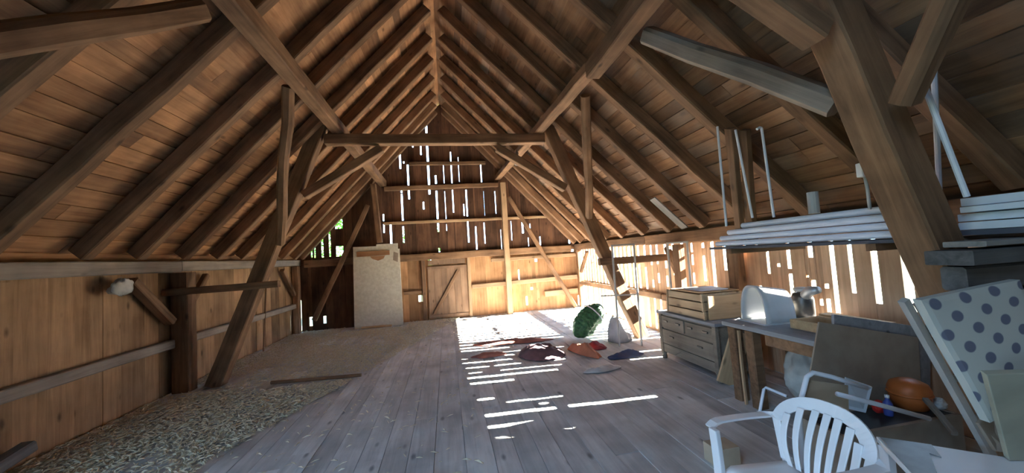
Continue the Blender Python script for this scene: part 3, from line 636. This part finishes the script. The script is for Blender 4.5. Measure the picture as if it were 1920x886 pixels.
def tray():
    o = empty('wooden_tray', (3.35, 2.42, .80), 'shallow orange brown wooden tray on the workbench', 'tray')
    mb = MB(); mb.box(3.18, 3.48, 2.42, 2.84, .803, .818); mb.build('bottom', 'plank_tan', o)
    mb = MB()
    mb.box(3.16, 3.18, 2.40, 2.86, .802, .885); mb.box(3.48, 3.50, 2.40, 2.86, .802, .885); mb.box(3.18, 3.48, 2.40, 2.42, .802, .885); mb.box(3.18, 3.48, 2.84, 2.86, .802, .885); mb.build('rim', 'plank_tan', o, bevel=.004)
tray()
# under the bench
sack('sack', 'sack', (3.45, 3.05, .0), (3.48, 3.02, .62), .20, 'pale bulging sack under the workbench', 'sack', 21.0, .9)
one('clay_pipe', 'terracotta', 'terracotta pipe standing under the workbench', 'pipe', lambda mb: mb.tube([(3.50, 2.72, .0), (3.50, 2.72, .45), (3.50, 2.72, .46), (3.50, 2.72, .56)], [.07, .07, .09, .09], 16), smooth=True)
timber('bench_board', (3.25, 2.62, .012), (3.46, 2.58, .64), .16, .03, 'dark brown plank leaning under the workbench', 'plank', mat='timber', up=(0, 1, 0), ch=.004)
def down(a, b, c, d):          # carry the sheet's long edges down to the floor
    g = lambda p, q: p+(q-p)*((p.z-.004)/(p.z-q.z))
    return [a, b, g(b, c), g(a, d)]
# hardboard sheet and bluish board leaning on the bench front
def sheet(name, mat, pts, th, label, cat):
    p = [Vector(q) for q in pts]; n = (p[1]-p[0]).cross(p[3]-p[0]).normalized()*th
    return one(name, mat, label, cat, lambda mb: mb.slab(p, n), bevel=.003)
sheet('hardboard_sheet', 'hardboard', down(at_y(1536, 603, 2.28), at_y(1722, 632, 2.28), at_y(1730, 765, 2.23), at_y(1512, 742, 2.23)), .012, 'large brown hardboard sheet leaning before the workbench', 'sheet')
sheet('blue_board', 'bench_top', down(at_y(1564, 589, 2.31), at_y(1745, 615, 2.31), at_y(1745, 700, 2.29), at_y(1564, 690, 2.29)), .022, 'bluish grey board edge showing above the hardboard sheet', 'board')

# ------------------------------------------------------------------ pipe shelf
shelf = empty('pipe_shelf', (3.2, 2.6, 1.56), 'dark hanging shelf board carrying the white pipes', 'shelf')
mb = MB(); mb.box(2.90, 3.30, 1.76, 3.50, 1.575, 1.60); mb.build('shelf_board', 'dark_board', shelf, bevel=.003)
for yy in (1.95, 3.20):
    mb = MB(); mb.bar((2.88, yy, 1.55), (3.80, yy, 1.55), .06, .05); mb.build('bearer', 'timber', shelf)
pipe_w = ['front lower', 'second lower', 'third lower', 'back lower']
pp = [(2.94, 3.42, 1.76, 1.632), (3.015, 3.46, 1.80, 1.632), (3.09, 3.40, 1.80, 1.632), (2.965, 3.38, 1.79, 1.690), (3.05, 3.36, 1.84, 1.690), (2.955, 3.26, 1.83, 1.748), (3.03, 3.22, 1.84, 1.748), (3.00, 3.12, 1.85, 1.806)]
pl = ['white pipe at the front edge of the pipe shelf, lowest row', 'white pipe in the middle of the lowest row on the shelf', 'white pipe at the back of the lowest row on the shelf', 'white pipe at the front of the second row on the shelf', 'white pipe at the back of the second row on the shelf',
      'white pipe at the front of the third row on the shelf', 'white pipe at the back of the third row on the shelf', 'single white pipe topmost on the pipe shelf']
for (x_, y1, y0, z_), lb in zip(pp, pl):
    def ptube(mb, x_=x_, y1=y1, y0=y0, z_=z_):
        mb.tube([(x_, y0, z_), (x_, y1, z_)], .0265, 14); 
    one('plastic_pipe', 'pipe', lb, 'pipe', ptube, 'white pipes on the hanging shelf', smooth=False)
# upright white rods beside the pipes
for (c0, c1, yy, lb) in (((1345, 237), (1362, 424), 3.02, 'white rod standing left of the twin dark props'), ((1379, 243), (1411, 408), 2.86, 'white rod standing before the twin dark props'), ((1428, 240), (1451, 407), 2.62, 'hooked white rod standing right of the twin dark props')):
    a, b_ = at_y(*c0, yy), at_y(*c1, yy+.05)
    def rod(mb, a=a, b_=b_, hook='hooked' in lb):
        pts = [b_, a]
        mb.tube(pts, .011, 8)
        if hook: mb.tube([a, a+Vector((-.02, 0, .006)), a+Vector((-.05, 0, -.01))], .011, 8)
    one('white_rod', 'white_rod', lb, 'rod', rod, 'white rods by the pipe shelf')
one('grey_tube', 'grey_plastic', 'short grey tube standing behind the pipes', 'tube', lambda mb: mb.tube([at_y(1527, 400, 2.55), at_y(1523, 360, 2.55)], .042, 14))
def wbox():
    p = at_y(1618, 318, 1.88); o = empty('switch_box', p, 'small white box on a grey cable beside the near truss post', 'switch box')
    mb = MB(); mb.box(p.x-.035, p.x+.03, p.y-.02, p.y+.02, p.z-.05, p.z+.045); mb.build('box', 'white_plastic', o, bevel=.006)
    mb = MB(); q = at_y(1631, 392, 1.90); mb.tube([p+Vector((.01, 0, -.045)), p+(q-p)*.5+Vector((.01, 0, 0)), q], .010, 8); mb.build('cable', 'grey_plastic', o, smooth=True)
wbox()
# crossed rods and foam sheets right of the near post
for (c0, c1, yy, lb) in (((1751, 130), (1762, 372), 1.50, 'upright one of the two crossed white rods'), ((1733, 160), (1813, 368), 1.44, 'slanting one of the two crossed white rods')):
    a, b_ = at_y(*c0, yy), at_y(*c1, yy if 'slanting' in lb else 1.80)
    one('white_rod', 'white_rod', lb, 'rod', lambda mb: mb.tube([b_, a], .014, 8))
tag(shelf2 := empty('rack_shelf', (3.5, 1.4, 1.56), 'dark shelf board under the pale foam sheets', 'shelf'), None)
mb = MB(); mb.box(3.02, 3.84, .55, 1.66, 1.60, 1.63); mb.build('shelf_board', 'dark_board', shelf2)
mb = MB(); mb.bar((3.0, 1.62, 1.565), (3.84, 1.62, 1.565), .07, .06); mb.build('bearer', 'timber_grey', shelf2)
fo = [(.045, 3.04, 1.60, 'bottom pale foam sheet on the near shelf'), (.045, 3.08, 1.62, 'second pale foam sheet on the near shelf'), (.035, 3.03, 1.58, 'third pale foam sheet on the near shelf'), (.05, 3.12, 1.62, 'topmost pale foam sheet on the near shelf')]
zc = 1.632
for th, x_, y_, lb in fo:
    one('foam_sheet', 'foam', lb, 'sheet', lambda mb: mb.box(x_, 3.56, .6, y_, zc, zc+th), 'foam sheets on the near shelf', bevel=.004); zc += th+.006
# weathered boards stacked on the near tie
zb_ = 1.456
for k, (a, b_, w, h, mt, lb) in enumerate((((2.58, 1.41), (3.62, 1.35), .19, .075, 'dark_grey_board', 'thick dark weathered board lying on the near tie'), ((2.72, 1.42), (3.62, 1.36), .17, .03, 'grey_board', 'thin pale weathered board topmost on the near tie'))):
    timber('weathered_board', (a[0], a[1], zb_+h/2), (b_[0], b_[1], zb_+h/2), w, h, lb, 'board', 'weathered boards at the near tie', mat=mt, ch=.004, jit=.004); zb_ += h+.012
for k, (z_, h, mt, lb) in enumerate(((1.255, .075, 'dark_grey_board', 'thick dark weathered board under the near tie'), (1.18, .05, 'grey_board', 'pale weathered board lowest under the near tie'))):
    timber('weathered_board', (2.62+.05*k, 1.45, z_), (3.7, 1.42, z_), .12, h, lb, 'board', 'weathered boards at the near tie', mat=mt, ch=.004, jit=.004)

# ------------------------------------------------------------------ dotted mattress cover, slatted frame
def dotted():
    o = empty('dotted_mattress', (3.0, 1.4, .5), 'pale mattress with dark round dots propped up at the right', 'mattress')
    c = [at_y(1726, 562, 1.32), at_y(1912, 524, 1.27), at_y(1990, 720, 1.22), at_y(1856, 792, 1.31)]
    nu, nv = 24, 24
    nrm = (c[1]-c[0]).cross(c[3]-c[0]).normalized()
    if nrm.y > 0: nrm = -nrm
    def top(u, v):
        p = (c[0]*(1-u)+c[1]*u)*(1-v) + (c[3]*(1-u)+c[2]*u)*v
        b = (max(0, math.sin(math.pi*u))*max(0, math.sin(math.pi*v)))**.4; return p + nrm*(.018*b+.006*noise.noise(p*5))
    vs = [top(i/nu, j/nv) for i in range(nu+1) for j in range(nv+1)] ; n1 = len(vs)
    vs += [v - nrm*.035 for v in vs]
    fs = [(i*(nv+1)+j, (i+1)*(nv+1)+j, (i+1)*(nv+1)+j+1, i*(nv+1)+j+1) for i in range(nu) for j in range(nv)]
    fs += [tuple(n1+k for k in reversed(f)) for f in fs]
    def idx(i, j): return i*(nv+1)+j
    ring = [idx(i, 0) for i in range(nu)] + [idx(nu, j) for j in range(nv)] + [idx(i, nv) for i in range(nu, 0, -1)] + [idx(0, j) for j in range(nv, 0, -1)]
    for a, b_ in zip(ring, ring[1:]+ring[:1]): fs.append((a, b_, n1+b_, n1+a))
    mb = MB(); mb.add(vs, fs, 0); ob = mb.build('cover', 'dots', o, smooth=False)
    uvl = ob.data.uv_layers.new(name='UVMap'); su, sv = (c[1]-c[0]).length/.17, (c[3]-c[0]).length/.17
    for lp_ in ob.data.loops:
        k = lp_.vertex_index % n1; i, j = divmod(k, nv+1); uvl.data[lp_.index].uv = (i/nu*su+j/nv*sv*.12+.15, j/nv*sv+.3)
    for pl_ in ob.data.polygons:
        if pl_.index >= nu*nv:
            for li in pl_.loop_indices: uvl.data[li].uv = (.5, 0)
    return c, nrm
DC, DN = dotted()
def slat_frame():
    a0, a1 = at_y(1694, 562, 1.42), at_y(1852, 842, 1.46); b0, b1 = at_y(1722, 566, 1.42), at_y(1868, 806, 1.46)
    a1 = a0+(a1-a0)*((a0.z-.03)/(a0.z-a1.z)); b1 = b0+(b1-b0)*((b0.z-.03)/(b0.z-b1.z))
    o = empty('bed_slat_rack', a1, 'grey slatted frame leaning left of the dotted mattress', 'frame')
    n = Vector((-.3, -.9, .3))
    for p, q in ((a0, a1), (b0, b1)):
        mb = MB(); mb.bar(p, q, .035, .03, n); mb.build('side_rail', 'steel_pale', o)
    for t in (.12, .34, .52, .72, .92):
        mb = MB(); mb.bar(a0+(a1-a0)*t, b0+(b1-b0)*t, .03, .022, n); mb.build('slat', 'steel_pale', o)
slat_frame()
def yb():
    a, b_, d = at_y(1850, 702, 1.14), at_y(1962, 698, 1.08), at_z(1893, 863, .506); b_.z = a.z
    return [a, b_, b_+d-a, d]
sheet('yellowed_board', 'yellowed', yb(), .025, 'pale yellowish board standing on the white table below the dotted mattress', 'board')
sheet('plywood_offcut', 'hardboard', [at_y(1836, 794, 1.38), at_y(1862, 770, 1.38), at_z(1906, 850, .506), at_z(1868, 846, .506)], .015, 'brown plywood offcut at the back edge of the white table', 'board')

# ------------------------------------------------------------------ clutter behind the chair
def folding_frame():
    y_ = 1.85
    o = empty('folding_bed_frame', at_y(1520, 780, y_), 'white tube frame with pale canvas behind the plastic chair', 'frame')
    P_ = [Vector((at_y(1498, 765, y_).x-.02, y_, .0)), at_y(1498, 765, y_), at_y(1513, 706, y_), at_y(1524, 698, y_), at_y(1560, 706, y_), at_y(1625, 727, y_-.05)]
    mb = MB(); mb.tube(P_, .014, 10); mb.build('tube', 'white_rod', o, smooth=True)
    mb = MB(); mb.slab([at_y(1516, 712, y_+.01), at_y(1590, 722, y_+.01), at_y(1592, 775, y_+.01), at_y(1506, 768, y_+.01)], (0, .006, 0)); mb.build('canvas', 'cardboard', o)
    mb = MB(); mb.tube([at_y(1570, 738, y_-.1), at_y(1640, 756, y_-.1), at_y(1742, 784, y_-.12)], .014, 10); mb.build('lower_tube', 'white_rod', o, smooth=True)
folding_frame()
sheet('clear_lid', 'foam', [at_y(1585, 708, 1.98), at_y(1636, 726, 1.98), at_z(1624, 774, .372), at_z(1584, 765, .372)], .01, 'pale translucent looking lid lying on the tube frame', 'lid')
def bucket():
    p = at_z(1698, 759, .37); p.z = .442; p.y -= .03; o = empty('orange_tub', p, 'rounded orange plastic tub among the dark clutter', 'tub')
    mb = MB(); mb.lathe([(.09, -.07), (.112, 0), (.116, .06), (.10, .10), (.055, .125), (.0, .13)], p, 22); mb.build('body', 'orange_plastic', o, smooth=True)
    mb = MB(); mb.lathe([(.117, -.008), (.123, 0), (.117, .008)], p+Vector((0, 0, .03)), 22); mb.build('rim', 'orange_plastic', o, smooth=True)
bucket()
def bottle(px, py, y, r, h, mat, label, cap):
    p = at_z(px, py, .37); o = empty('bottle', p, label, 'bottle')
    mb = MB(); mb.lathe([(r*.95, 0), (r, .01), (r, h*.6), (r*.45, h*.78), (r*.42, h*.86)], p, 14); mb.build('body', mat, o, smooth=True)
    mb = MB(); mb.lathe([(r*.5, h*.86), (r*.5, h), (r*.42, h)], p, 12); mb.build('cap', cap, o, smooth=True)
bottle(1667, 778, 2.04, .026, .14, 'blue_plastic', 'small blue bottle in front of the orange tub', 'white_plastic')
sack('red_bag', 'red_plastic', at_z(1645, 774, .37), at_z(1645, 774, .37)+Vector((.03, 0, .09)), .045, 'small red bag left of the blue bottle', 'bag', 31.0)
sack('crumpled_bag', 'poly_sack', at_z(1757, 766, .37), at_z(1757, 766, .37)+Vector((.05, 0, .07)), .05, 'small crumpled pale bag right of the orange tub', 'bag', 33.0)
def clutter_crate():
    y0, y1 = 1.90, 2.18; x0, x1 = 2.42, 3.42
    o = empty('dark_box', (2.9, 2.07, 0), 'long dark box holding the clutter behind the plastic chair', 'box')
    mb = MB(); mb.box(x0, x1, y0, y0+.025, 0, .37); mb.box(x0, x1, y1-.025, y1, 0, .37); mb.box(x0, x0+.025, y0+.026, y1-.026, 0, .37); mb.box(x1-.025, x1, y0+.026, y1-.026, 0, .37); mb.build('sides', 'hardboard', o)
    mb = MB(); mb.box(x0+.026, x1-.026, y0+.026, y1-.026, .335, .365); mb.build('lid', 'black', o)
clutter_crate()
timber('grey_bar', at_y(1735, 748, 1.92), at_y(1790, 812, 1.70), .03, .03, 'dark bar leaning right of the small crumpled bag', 'bar', mat='timber_grey', ch=.004)
one('small_box', 'cardboard', 'small torn cardboard box on the floor left of the plastic chair', 'box', lambda mb: mb.box(1.86, 2.05, 2.35, 2.5, 0.004, .14), bevel=.004)
def wframe():
    y_ = 2.55; o = empty('bent_frame', at_z(1430, 768, .0), 'small bent white frame standing by the front bench legs', 'frame')
    mb = MB(); mb.tube([at_y(1424, 775, 2.6), at_y(1432, 730, 2.62), at_y(1436, 726, 2.62), at_y(1475, 742, 2.45)], .012, 8); mb.build('tube', 'white_rod', o, smooth=True)
wframe()

# ------------------------------------------------------------------ white sheet table, bottom right
def low_table():
    z = .50; pts = [at_z(1642, 817, z), at_z(1925, 862, z), at_z(2050, 1010, z), at_z(1735, 915, z)]
    c = sum(pts, Vector())/4
    o = empty('low_table', (c.x, c.y, 0), 'low white topped table at the near right corner', 'table')
    mb = MB(); mb.slab(pts, (0, 0, -.03)); mb.build('table_top', 'white_table', o, bevel=.004)
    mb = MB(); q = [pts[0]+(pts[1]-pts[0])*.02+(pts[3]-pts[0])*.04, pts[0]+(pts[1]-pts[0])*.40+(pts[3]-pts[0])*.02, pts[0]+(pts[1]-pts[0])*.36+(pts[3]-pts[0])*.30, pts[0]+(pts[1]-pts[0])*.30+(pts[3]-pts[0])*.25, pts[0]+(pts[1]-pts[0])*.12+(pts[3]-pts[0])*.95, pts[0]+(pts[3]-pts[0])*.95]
    mb.slab([v+Vector((0, 0, .001)) for v in q], (0, 0, .006)); tag(mb.build('shade_patch', 'painted_shade', o), 'grey painted shade on the corner')  # shade on the table top painted as a thin grey slab
    for t, pq in enumerate(pts):
        e = pq+(c-pq)*.12; mb = MB(); mb.bar((e.x, e.y, 0), (e.x, e.y, z-.031), .045, .045, (1, 0, 0)); mb.build('leg', 'white_table', o)
low_table()

# ------------------------------------------------------------------ white plastic armchair
def plastic_chair(loc, heading):
    o = empty('plastic_armchair', loc, 'white moulded plastic armchair with slatted fan back in the foreground', 'chair')
    k = .909
    # chair coordinates in metres: x right, y back, z up; the seat faces -y
    ch, sh = math.cos(heading), math.sin(heading)
    def W(x, y, z): return Vector((loc[0]+(x*ch-y*sh)*k, loc[1]+(x*sh+y*ch)*k, loc[2]+z*k))
    def ribbon(name, rows, th, parent=o, cl=False):   # rows: list of (left, right) chair-space points along the strip
        mb = MB(); vs = []; n = len(rows)
        for a, b_ in rows:
            a, b_ = Vector(a), Vector(b_); vs += [a, b_]
        tv = []
        for i, (a, b_) in enumerate(rows):
            a, b_ = Vector(a), Vector(b_); pa = Vector(rows[min(i+1, n-1)][0])-Vector(rows[max(i-1, 0)][0]); nn = pa.cross(b_-a).normalized()*th; tv += [a+nn, b_+nn]
        allv = [W(*v) for v in vs+tv]; m_ = 2*n; fs = []
        for i in range(n-1):
            a = 2*i; fs += [(a, a+1, a+3, a+2), (m_+a+2, m_+a+3, m_+a+1, m_+a), (a, a+2, m_+a+2, m_+a), (a+1, m_+a+1, m_+a+3, a+3)]
        fs += [(0, m_, m_+1, 1), (2*n-2, 2*n-1, m_+2*n-1, m_+2*n-2)]
        mb.add(allv, fs, 0); ob = mb.build(name, 'white_plastic', parent, smooth=False, bevel=.006); return ob
    # seat
    def seatz(x, y): return .42 - .03*(1-abs(x)/.26)*(1 if y > -.15 else .3) - .02*(y+.2)
    mb = MB(); nu, nv = 10, 10; vs = []
    for i in range(nu+1):
        for j in range(nv+1):
            y = -.24 + .46*j/nv; hw = .245-.035*j/nv; x = -hw+2*hw*i/nu; z = .425 - .018*math.sin(math.pi*i/nu) - .03*j/nv - (.03 if j == 0 else 0); vs.append((x, y, z))
    n1 = len(vs); fs = [(i*(nv+1)+j, (i+1)*(nv+1)+j, (i+1)*(nv+1)+j+1, i*(nv+1)+j+1) for i in range(nu) for j in range(nv)]
    allv = [W(*v) for v in vs]+[W(v[0], v[1], v[2]-.012) for v in vs]; fs += [tuple(n1+q_ for q_ in f) for f in fs]
    ring = [i*(nv+1) for i in range(nu)]+[nu*(nv+1)+j for j in range(nv)]+[i*(nv+1)+nv for i in range(nu, 0, -1)]+[j for j in range(nv, 0, -1)]
    fs += [(a, b_, n1+b_, n1+a) for a, b_ in zip(ring, ring[1:]+ring[:1])]
    mb.add(allv, fs, 0); mb.build('seat', 'white_plastic', o, smooth=True)
    # rim: one continuous band from arm front over the back to the other arm front
    path = []
    n = 44
    for i in range(n+1):
        t = i/n; s_ = -1 if t < .5 else 1; u = abs(t-.5)*2     # u 0 = middle of back, 1 = arm front
        if u < .5:
            a = u/.5*math.pi/2; x = s_*.285*math.sin(a)**.9; y = .20+.116*math.cos(a); z = .633+.189*max(0, math.cos(a))**.85
        else:
            w_ = (u-.5)/.5; x = s_*(.285+.012*math.sin(w_*math.pi)); y = .20-.455*w_; z = .633 + .025*w_ - .03*max(0, w_-.88)/.12
        path.append((Vector((x, y, z)), u))
    inner, rows = [], []
    for (p, u) in path:
        lat = Vector((-1 if p.x > 0 else 1, 0, 0))
        if u < .5:
            a = u/.5; d_in = Vector((-math.copysign(min(1, abs(p.x)/.2), p.x)*.7 if p.x else 0, -.12, -.9*(1-a*.75))); d_in.normalize(); wd = .078
        else: d_in = Vector((math.copysign(-1, p.x), 0, .0)); wd = .064
        rows.append((p, p+d_in*wd)); inner.append(p+d_in*wd)
    ribbon('rim_and_arms', [(tuple(a), tuple(b_)) for a, b_ in rows], .014)
    # fan slats of the back
    for i in range(7):
        t = (i-3)/3; xt_ = .19*t; xb = .150*t
        top_ = min(inner[10:35], key=lambda q_: abs(q_.x-xt_)); hw = .0215
        r_ = []
        for j in range(9):
            v = j/8; x = top_.x*(1-v)+xb*v + .018*t*math.sin(math.pi*v); y = (top_.y)*(1-v)+.17*v - .02*math.sin(math.pi*v); z = (top_.z+.008)*(1-v)+.40*v; r_.append(((x-hw*(1-.25*v), y, z), (x+hw*(1-.25*v), y, z)))
        ribbon('back_slat', r_, .010)
    # side wings of the back with slots between ribs
    for s_ in (-1, 1):
        r_ = []
        for j in range(8):
            v = j/7; z = .64-.23*v; r_.append(((s_*(.285-.06*v), .205-.03*v, z), (s_*(.232-.05*v), .21-.03*v, z+.01-.01*v)))
        ribbon('side_wing', r_ if s_ > 0 else [(b_, a) for a, b_ in r_], .012)
        # front leg and arm support
        r_ = []
        for j in range(10):
            v = j/9; z = .652*(1-v); y = -.255-.015*v+.02*math.sin(v*math.pi); x0_ = s_*(.292 - .0*v); x1_ = s_*(.232-.008*v); r_.append(((x0_, y, z), (x1_, y, z)))
        ribbon('leg', r_, .035)
        r_ = []
        for j in range(8):
            v = j/7; z = .43*(1-v); y = .22+.07*v; r_.append(((s_*.235, y, z), (s_*.175, y, z)))
        ribbon('leg', r_, .03)
    return o
CH = plastic_chair((1.707, 1.615, 0), math.radians(-87.3))

# ------------------------------------------------------------------ bulb on the purlin, pale plank in the eaves
def bulb():
    p = at_y(970, 303, 6.9); o = empty('light_bulb', p, 'unlit round bulb hanging near the right purlin', 'lamp')
    mb = MB(); mb.lathe([(.0, -.085), (.05, -.07), (.075, -.02), (.07, .03), (.035, .075), (.03, .10)], p, 18); mb.build('glass', 'bulb', o, smooth=True)
    mb = MB(); mb.lathe([(.035, .10), (.038, .18), (.02, .20)], p, 14); mb.build('socket', 'dark_metal', o, smooth=True)
    mb = MB(); mb.tube([p+Vector((0, 0, .2)), p+Vector((.0, 0, 3.78-p.z))], .007, 6); mb.build('cord', 'black', o)
bulb()
e0, e1 = at_x(1232, 386, 3.50), at_x(1283, 431, 3.80)
nrm_ = Vector((SL/ln, 0, 1/ln))
timber('pale_plank', (3.28, 5.10, AP-SL*3.28+.09), (3.74, 5.0, AP-SL*3.74+.09), .17, .02, 'pale grey plank wedged between two rafters above the right plate', 'plank', mat='grey_board', up=nrm_, ch=.003, jit=.002)

# ------------------------------------------------------------------ outside: meadow, trees beyond the gable
one_g = MB(); one_g.box(-60, 60, -60, 60, -.9, -.8); struct(one_g.build('ground_outside', 'grass'))
def tree(x, y, h, r, label, seed):
    o = empty('leafy_tree', (x, y, -.8), label, 'tree', 'trees outside the far gable')
    mb = MB(); mb.tube([(x, y, -.8), (x+.05, y, h*.3), (x, y+.1, h*.7)], [.14, .11, .06], 10); mb.build('trunk', 'bark', o, smooth=True)
    rs_ = random.Random(seed); mb = MB()
    for _ in range(2600):
        d = Vector((rs_.gauss(0, 1), rs_.gauss(0, 1), rs_.gauss(0, 1))).normalized()*r*rs_.random()**.4; p = Vector((x, y, h*.62))+Vector((d.x, d.y, d.z*h*.5/r))
        a = Vector((rs_.uniform(-1, 1), rs_.uniform(-1, 1), rs_.uniform(-.6, .6))).normalized()*.11; b_ = a.cross(Vector((rs_.uniform(-1, 1), rs_.uniform(-1, 1), 1))).normalized()*.06
        mb.add([p-a, p+b_, p+a, p-b_], [(0, 1, 2, 3)], rs_.random())
    mb.build('foliage', 'leaf', o, fix=False)
tree(-3.9, 13.2, 4.2, 1.5, 'leafy tree outside seen through the left gable gaps', 5)
tree(-1.2, 17.5, 3.2, 1.4, 'leafy tree outside seen through the lower gable gaps', 6)

def shade_tree():  # tree added out of view to keep sun off the near wall gaps
    o = empty('added_shade_tree', (25, 1.15, -.8), 'added unseen tree outside whose crown shades part of the right wall', 'tree')
    mb = MB(); mb.tube([(25, 1.15, -.8), (25.05, 1.1, 5), (25, 1.15, 10.5)], [.16, .13, .06], 10); mb.build('trunk', 'bark', o, smooth=True)
    rs_ = random.Random(9); mb = MB()
    for _ in range(5000):
        d = Vector((rs_.gauss(0, 1), rs_.gauss(0, 1), rs_.gauss(0, 1))).normalized()*rs_.random()**.34
        p = Vector((25+d.x*.9, 1.02+d.y*.46, 10.75+d.z*.75)); a = Vector((rs_.uniform(-1, 1), rs_.uniform(-1, 1), rs_.uniform(-.6, .6))).normalized()*.12; b_ = a.cross(Vector((rs_.uniform(-1, 1), rs_.uniform(-1, 1), 1))).normalized()*.07
        mb.add([p-a, p+b_, p+a, p-b_], [(0, 1, 2, 3)], rs_.random())
    mb.build('foliage', 'leaf', o, fix=False)
shade_tree()

# ------------------------------------------------------------------ light: low sun from the right, open sky
w = bpy.data.worlds.new('sky'); SC.world = w; w.use_nodes = True; nt = w.node_tree; bg = nt.nodes['Background']
bg.inputs['Color'].default_value = (.42, .67, 1.0, 1); bg.inputs['Strength'].default_value = 3.6
sun = bpy.data.lights.new('sun', 'SUN'); sun.energy = 70; sun.angle = math.radians(.4); sun.color = (1.0, .93, .82)
so = bpy.data.objects.new('sun', sun); COL.objects.link(so)
el = math.atan(.442); dv = Vector((-math.cos(el), .075*math.cos(el), -math.sin(el)))
so.rotation_euler = dv.to_track_quat('-Z', 'Y').to_euler(); so.location = (12, 2, 8)
pa = bpy.data.lights.new('side_door_portal', 'AREA'); pa.shape = 'RECTANGLE'; pa.size = (LZ1-LZ0)*S; pa.size_y = (LY1-LY0)*S; pa.cycles.is_portal = True
po = bpy.data.objects.new('side_door_portal', pa); COL.objects.link(po); po.location = (XL+.01, (LY0+LY1)/2, (LZ0+LZ1)/2); po.rotation_euler = (0, math.radians(-90), 0)

hx = (HS0+HS1)/2; pa = bpy.data.lights.new('added_hatch_portal', 'AREA'); pa.shape = 'RECTANGLE'; pa.size = (HS1-HS0)*S; pa.size_y = (HY1-HY0)*S; pa.cycles.is_portal = True
po = bpy.data.objects.new('added_hatch_portal', pa); COL.objects.link(po); po.location = (-hx/ln-.03*SL/ln, (HY0+HY1)/2, 6.185-SL*hx/ln+.03/ln); po.rotation_euler = (0, math.radians(-0)-math.atan(SL), 0)

# ------------------------------------------------------------------ scale the layout to metres
done = set()
for o in list(SC.objects):
    if o.type == 'MESH' and o.data.name not in done:
        o.data.transform(Matrix.Scale(S, 4)); done.add(o.data.name)
    o.location = o.location*S
    if o.parent:
        mpi = o.matrix_parent_inverse.copy(); mpi.translation = mpi.translation*S; o.matrix_parent_inverse = mpi

# ------------------------------------------------------------------ render settings
vs = SC.view_settings
vs.view_transform = 'Standard'; vs.look = 'None'; vs.gamma = 1; vs.use_curve_mapping = False; vs.exposure = 2.5
cy = SC.cycles
cy.max_bounces = 10; cy.diffuse_bounces = 6; cy.glossy_bounces = 3; cy.transmission_bounces = 4; cy.caustics_reflective = False; cy.caustics_refractive = False
cy.sample_clamp_indirect = 12
try: cy.use_denoising = True
except Exception: pass
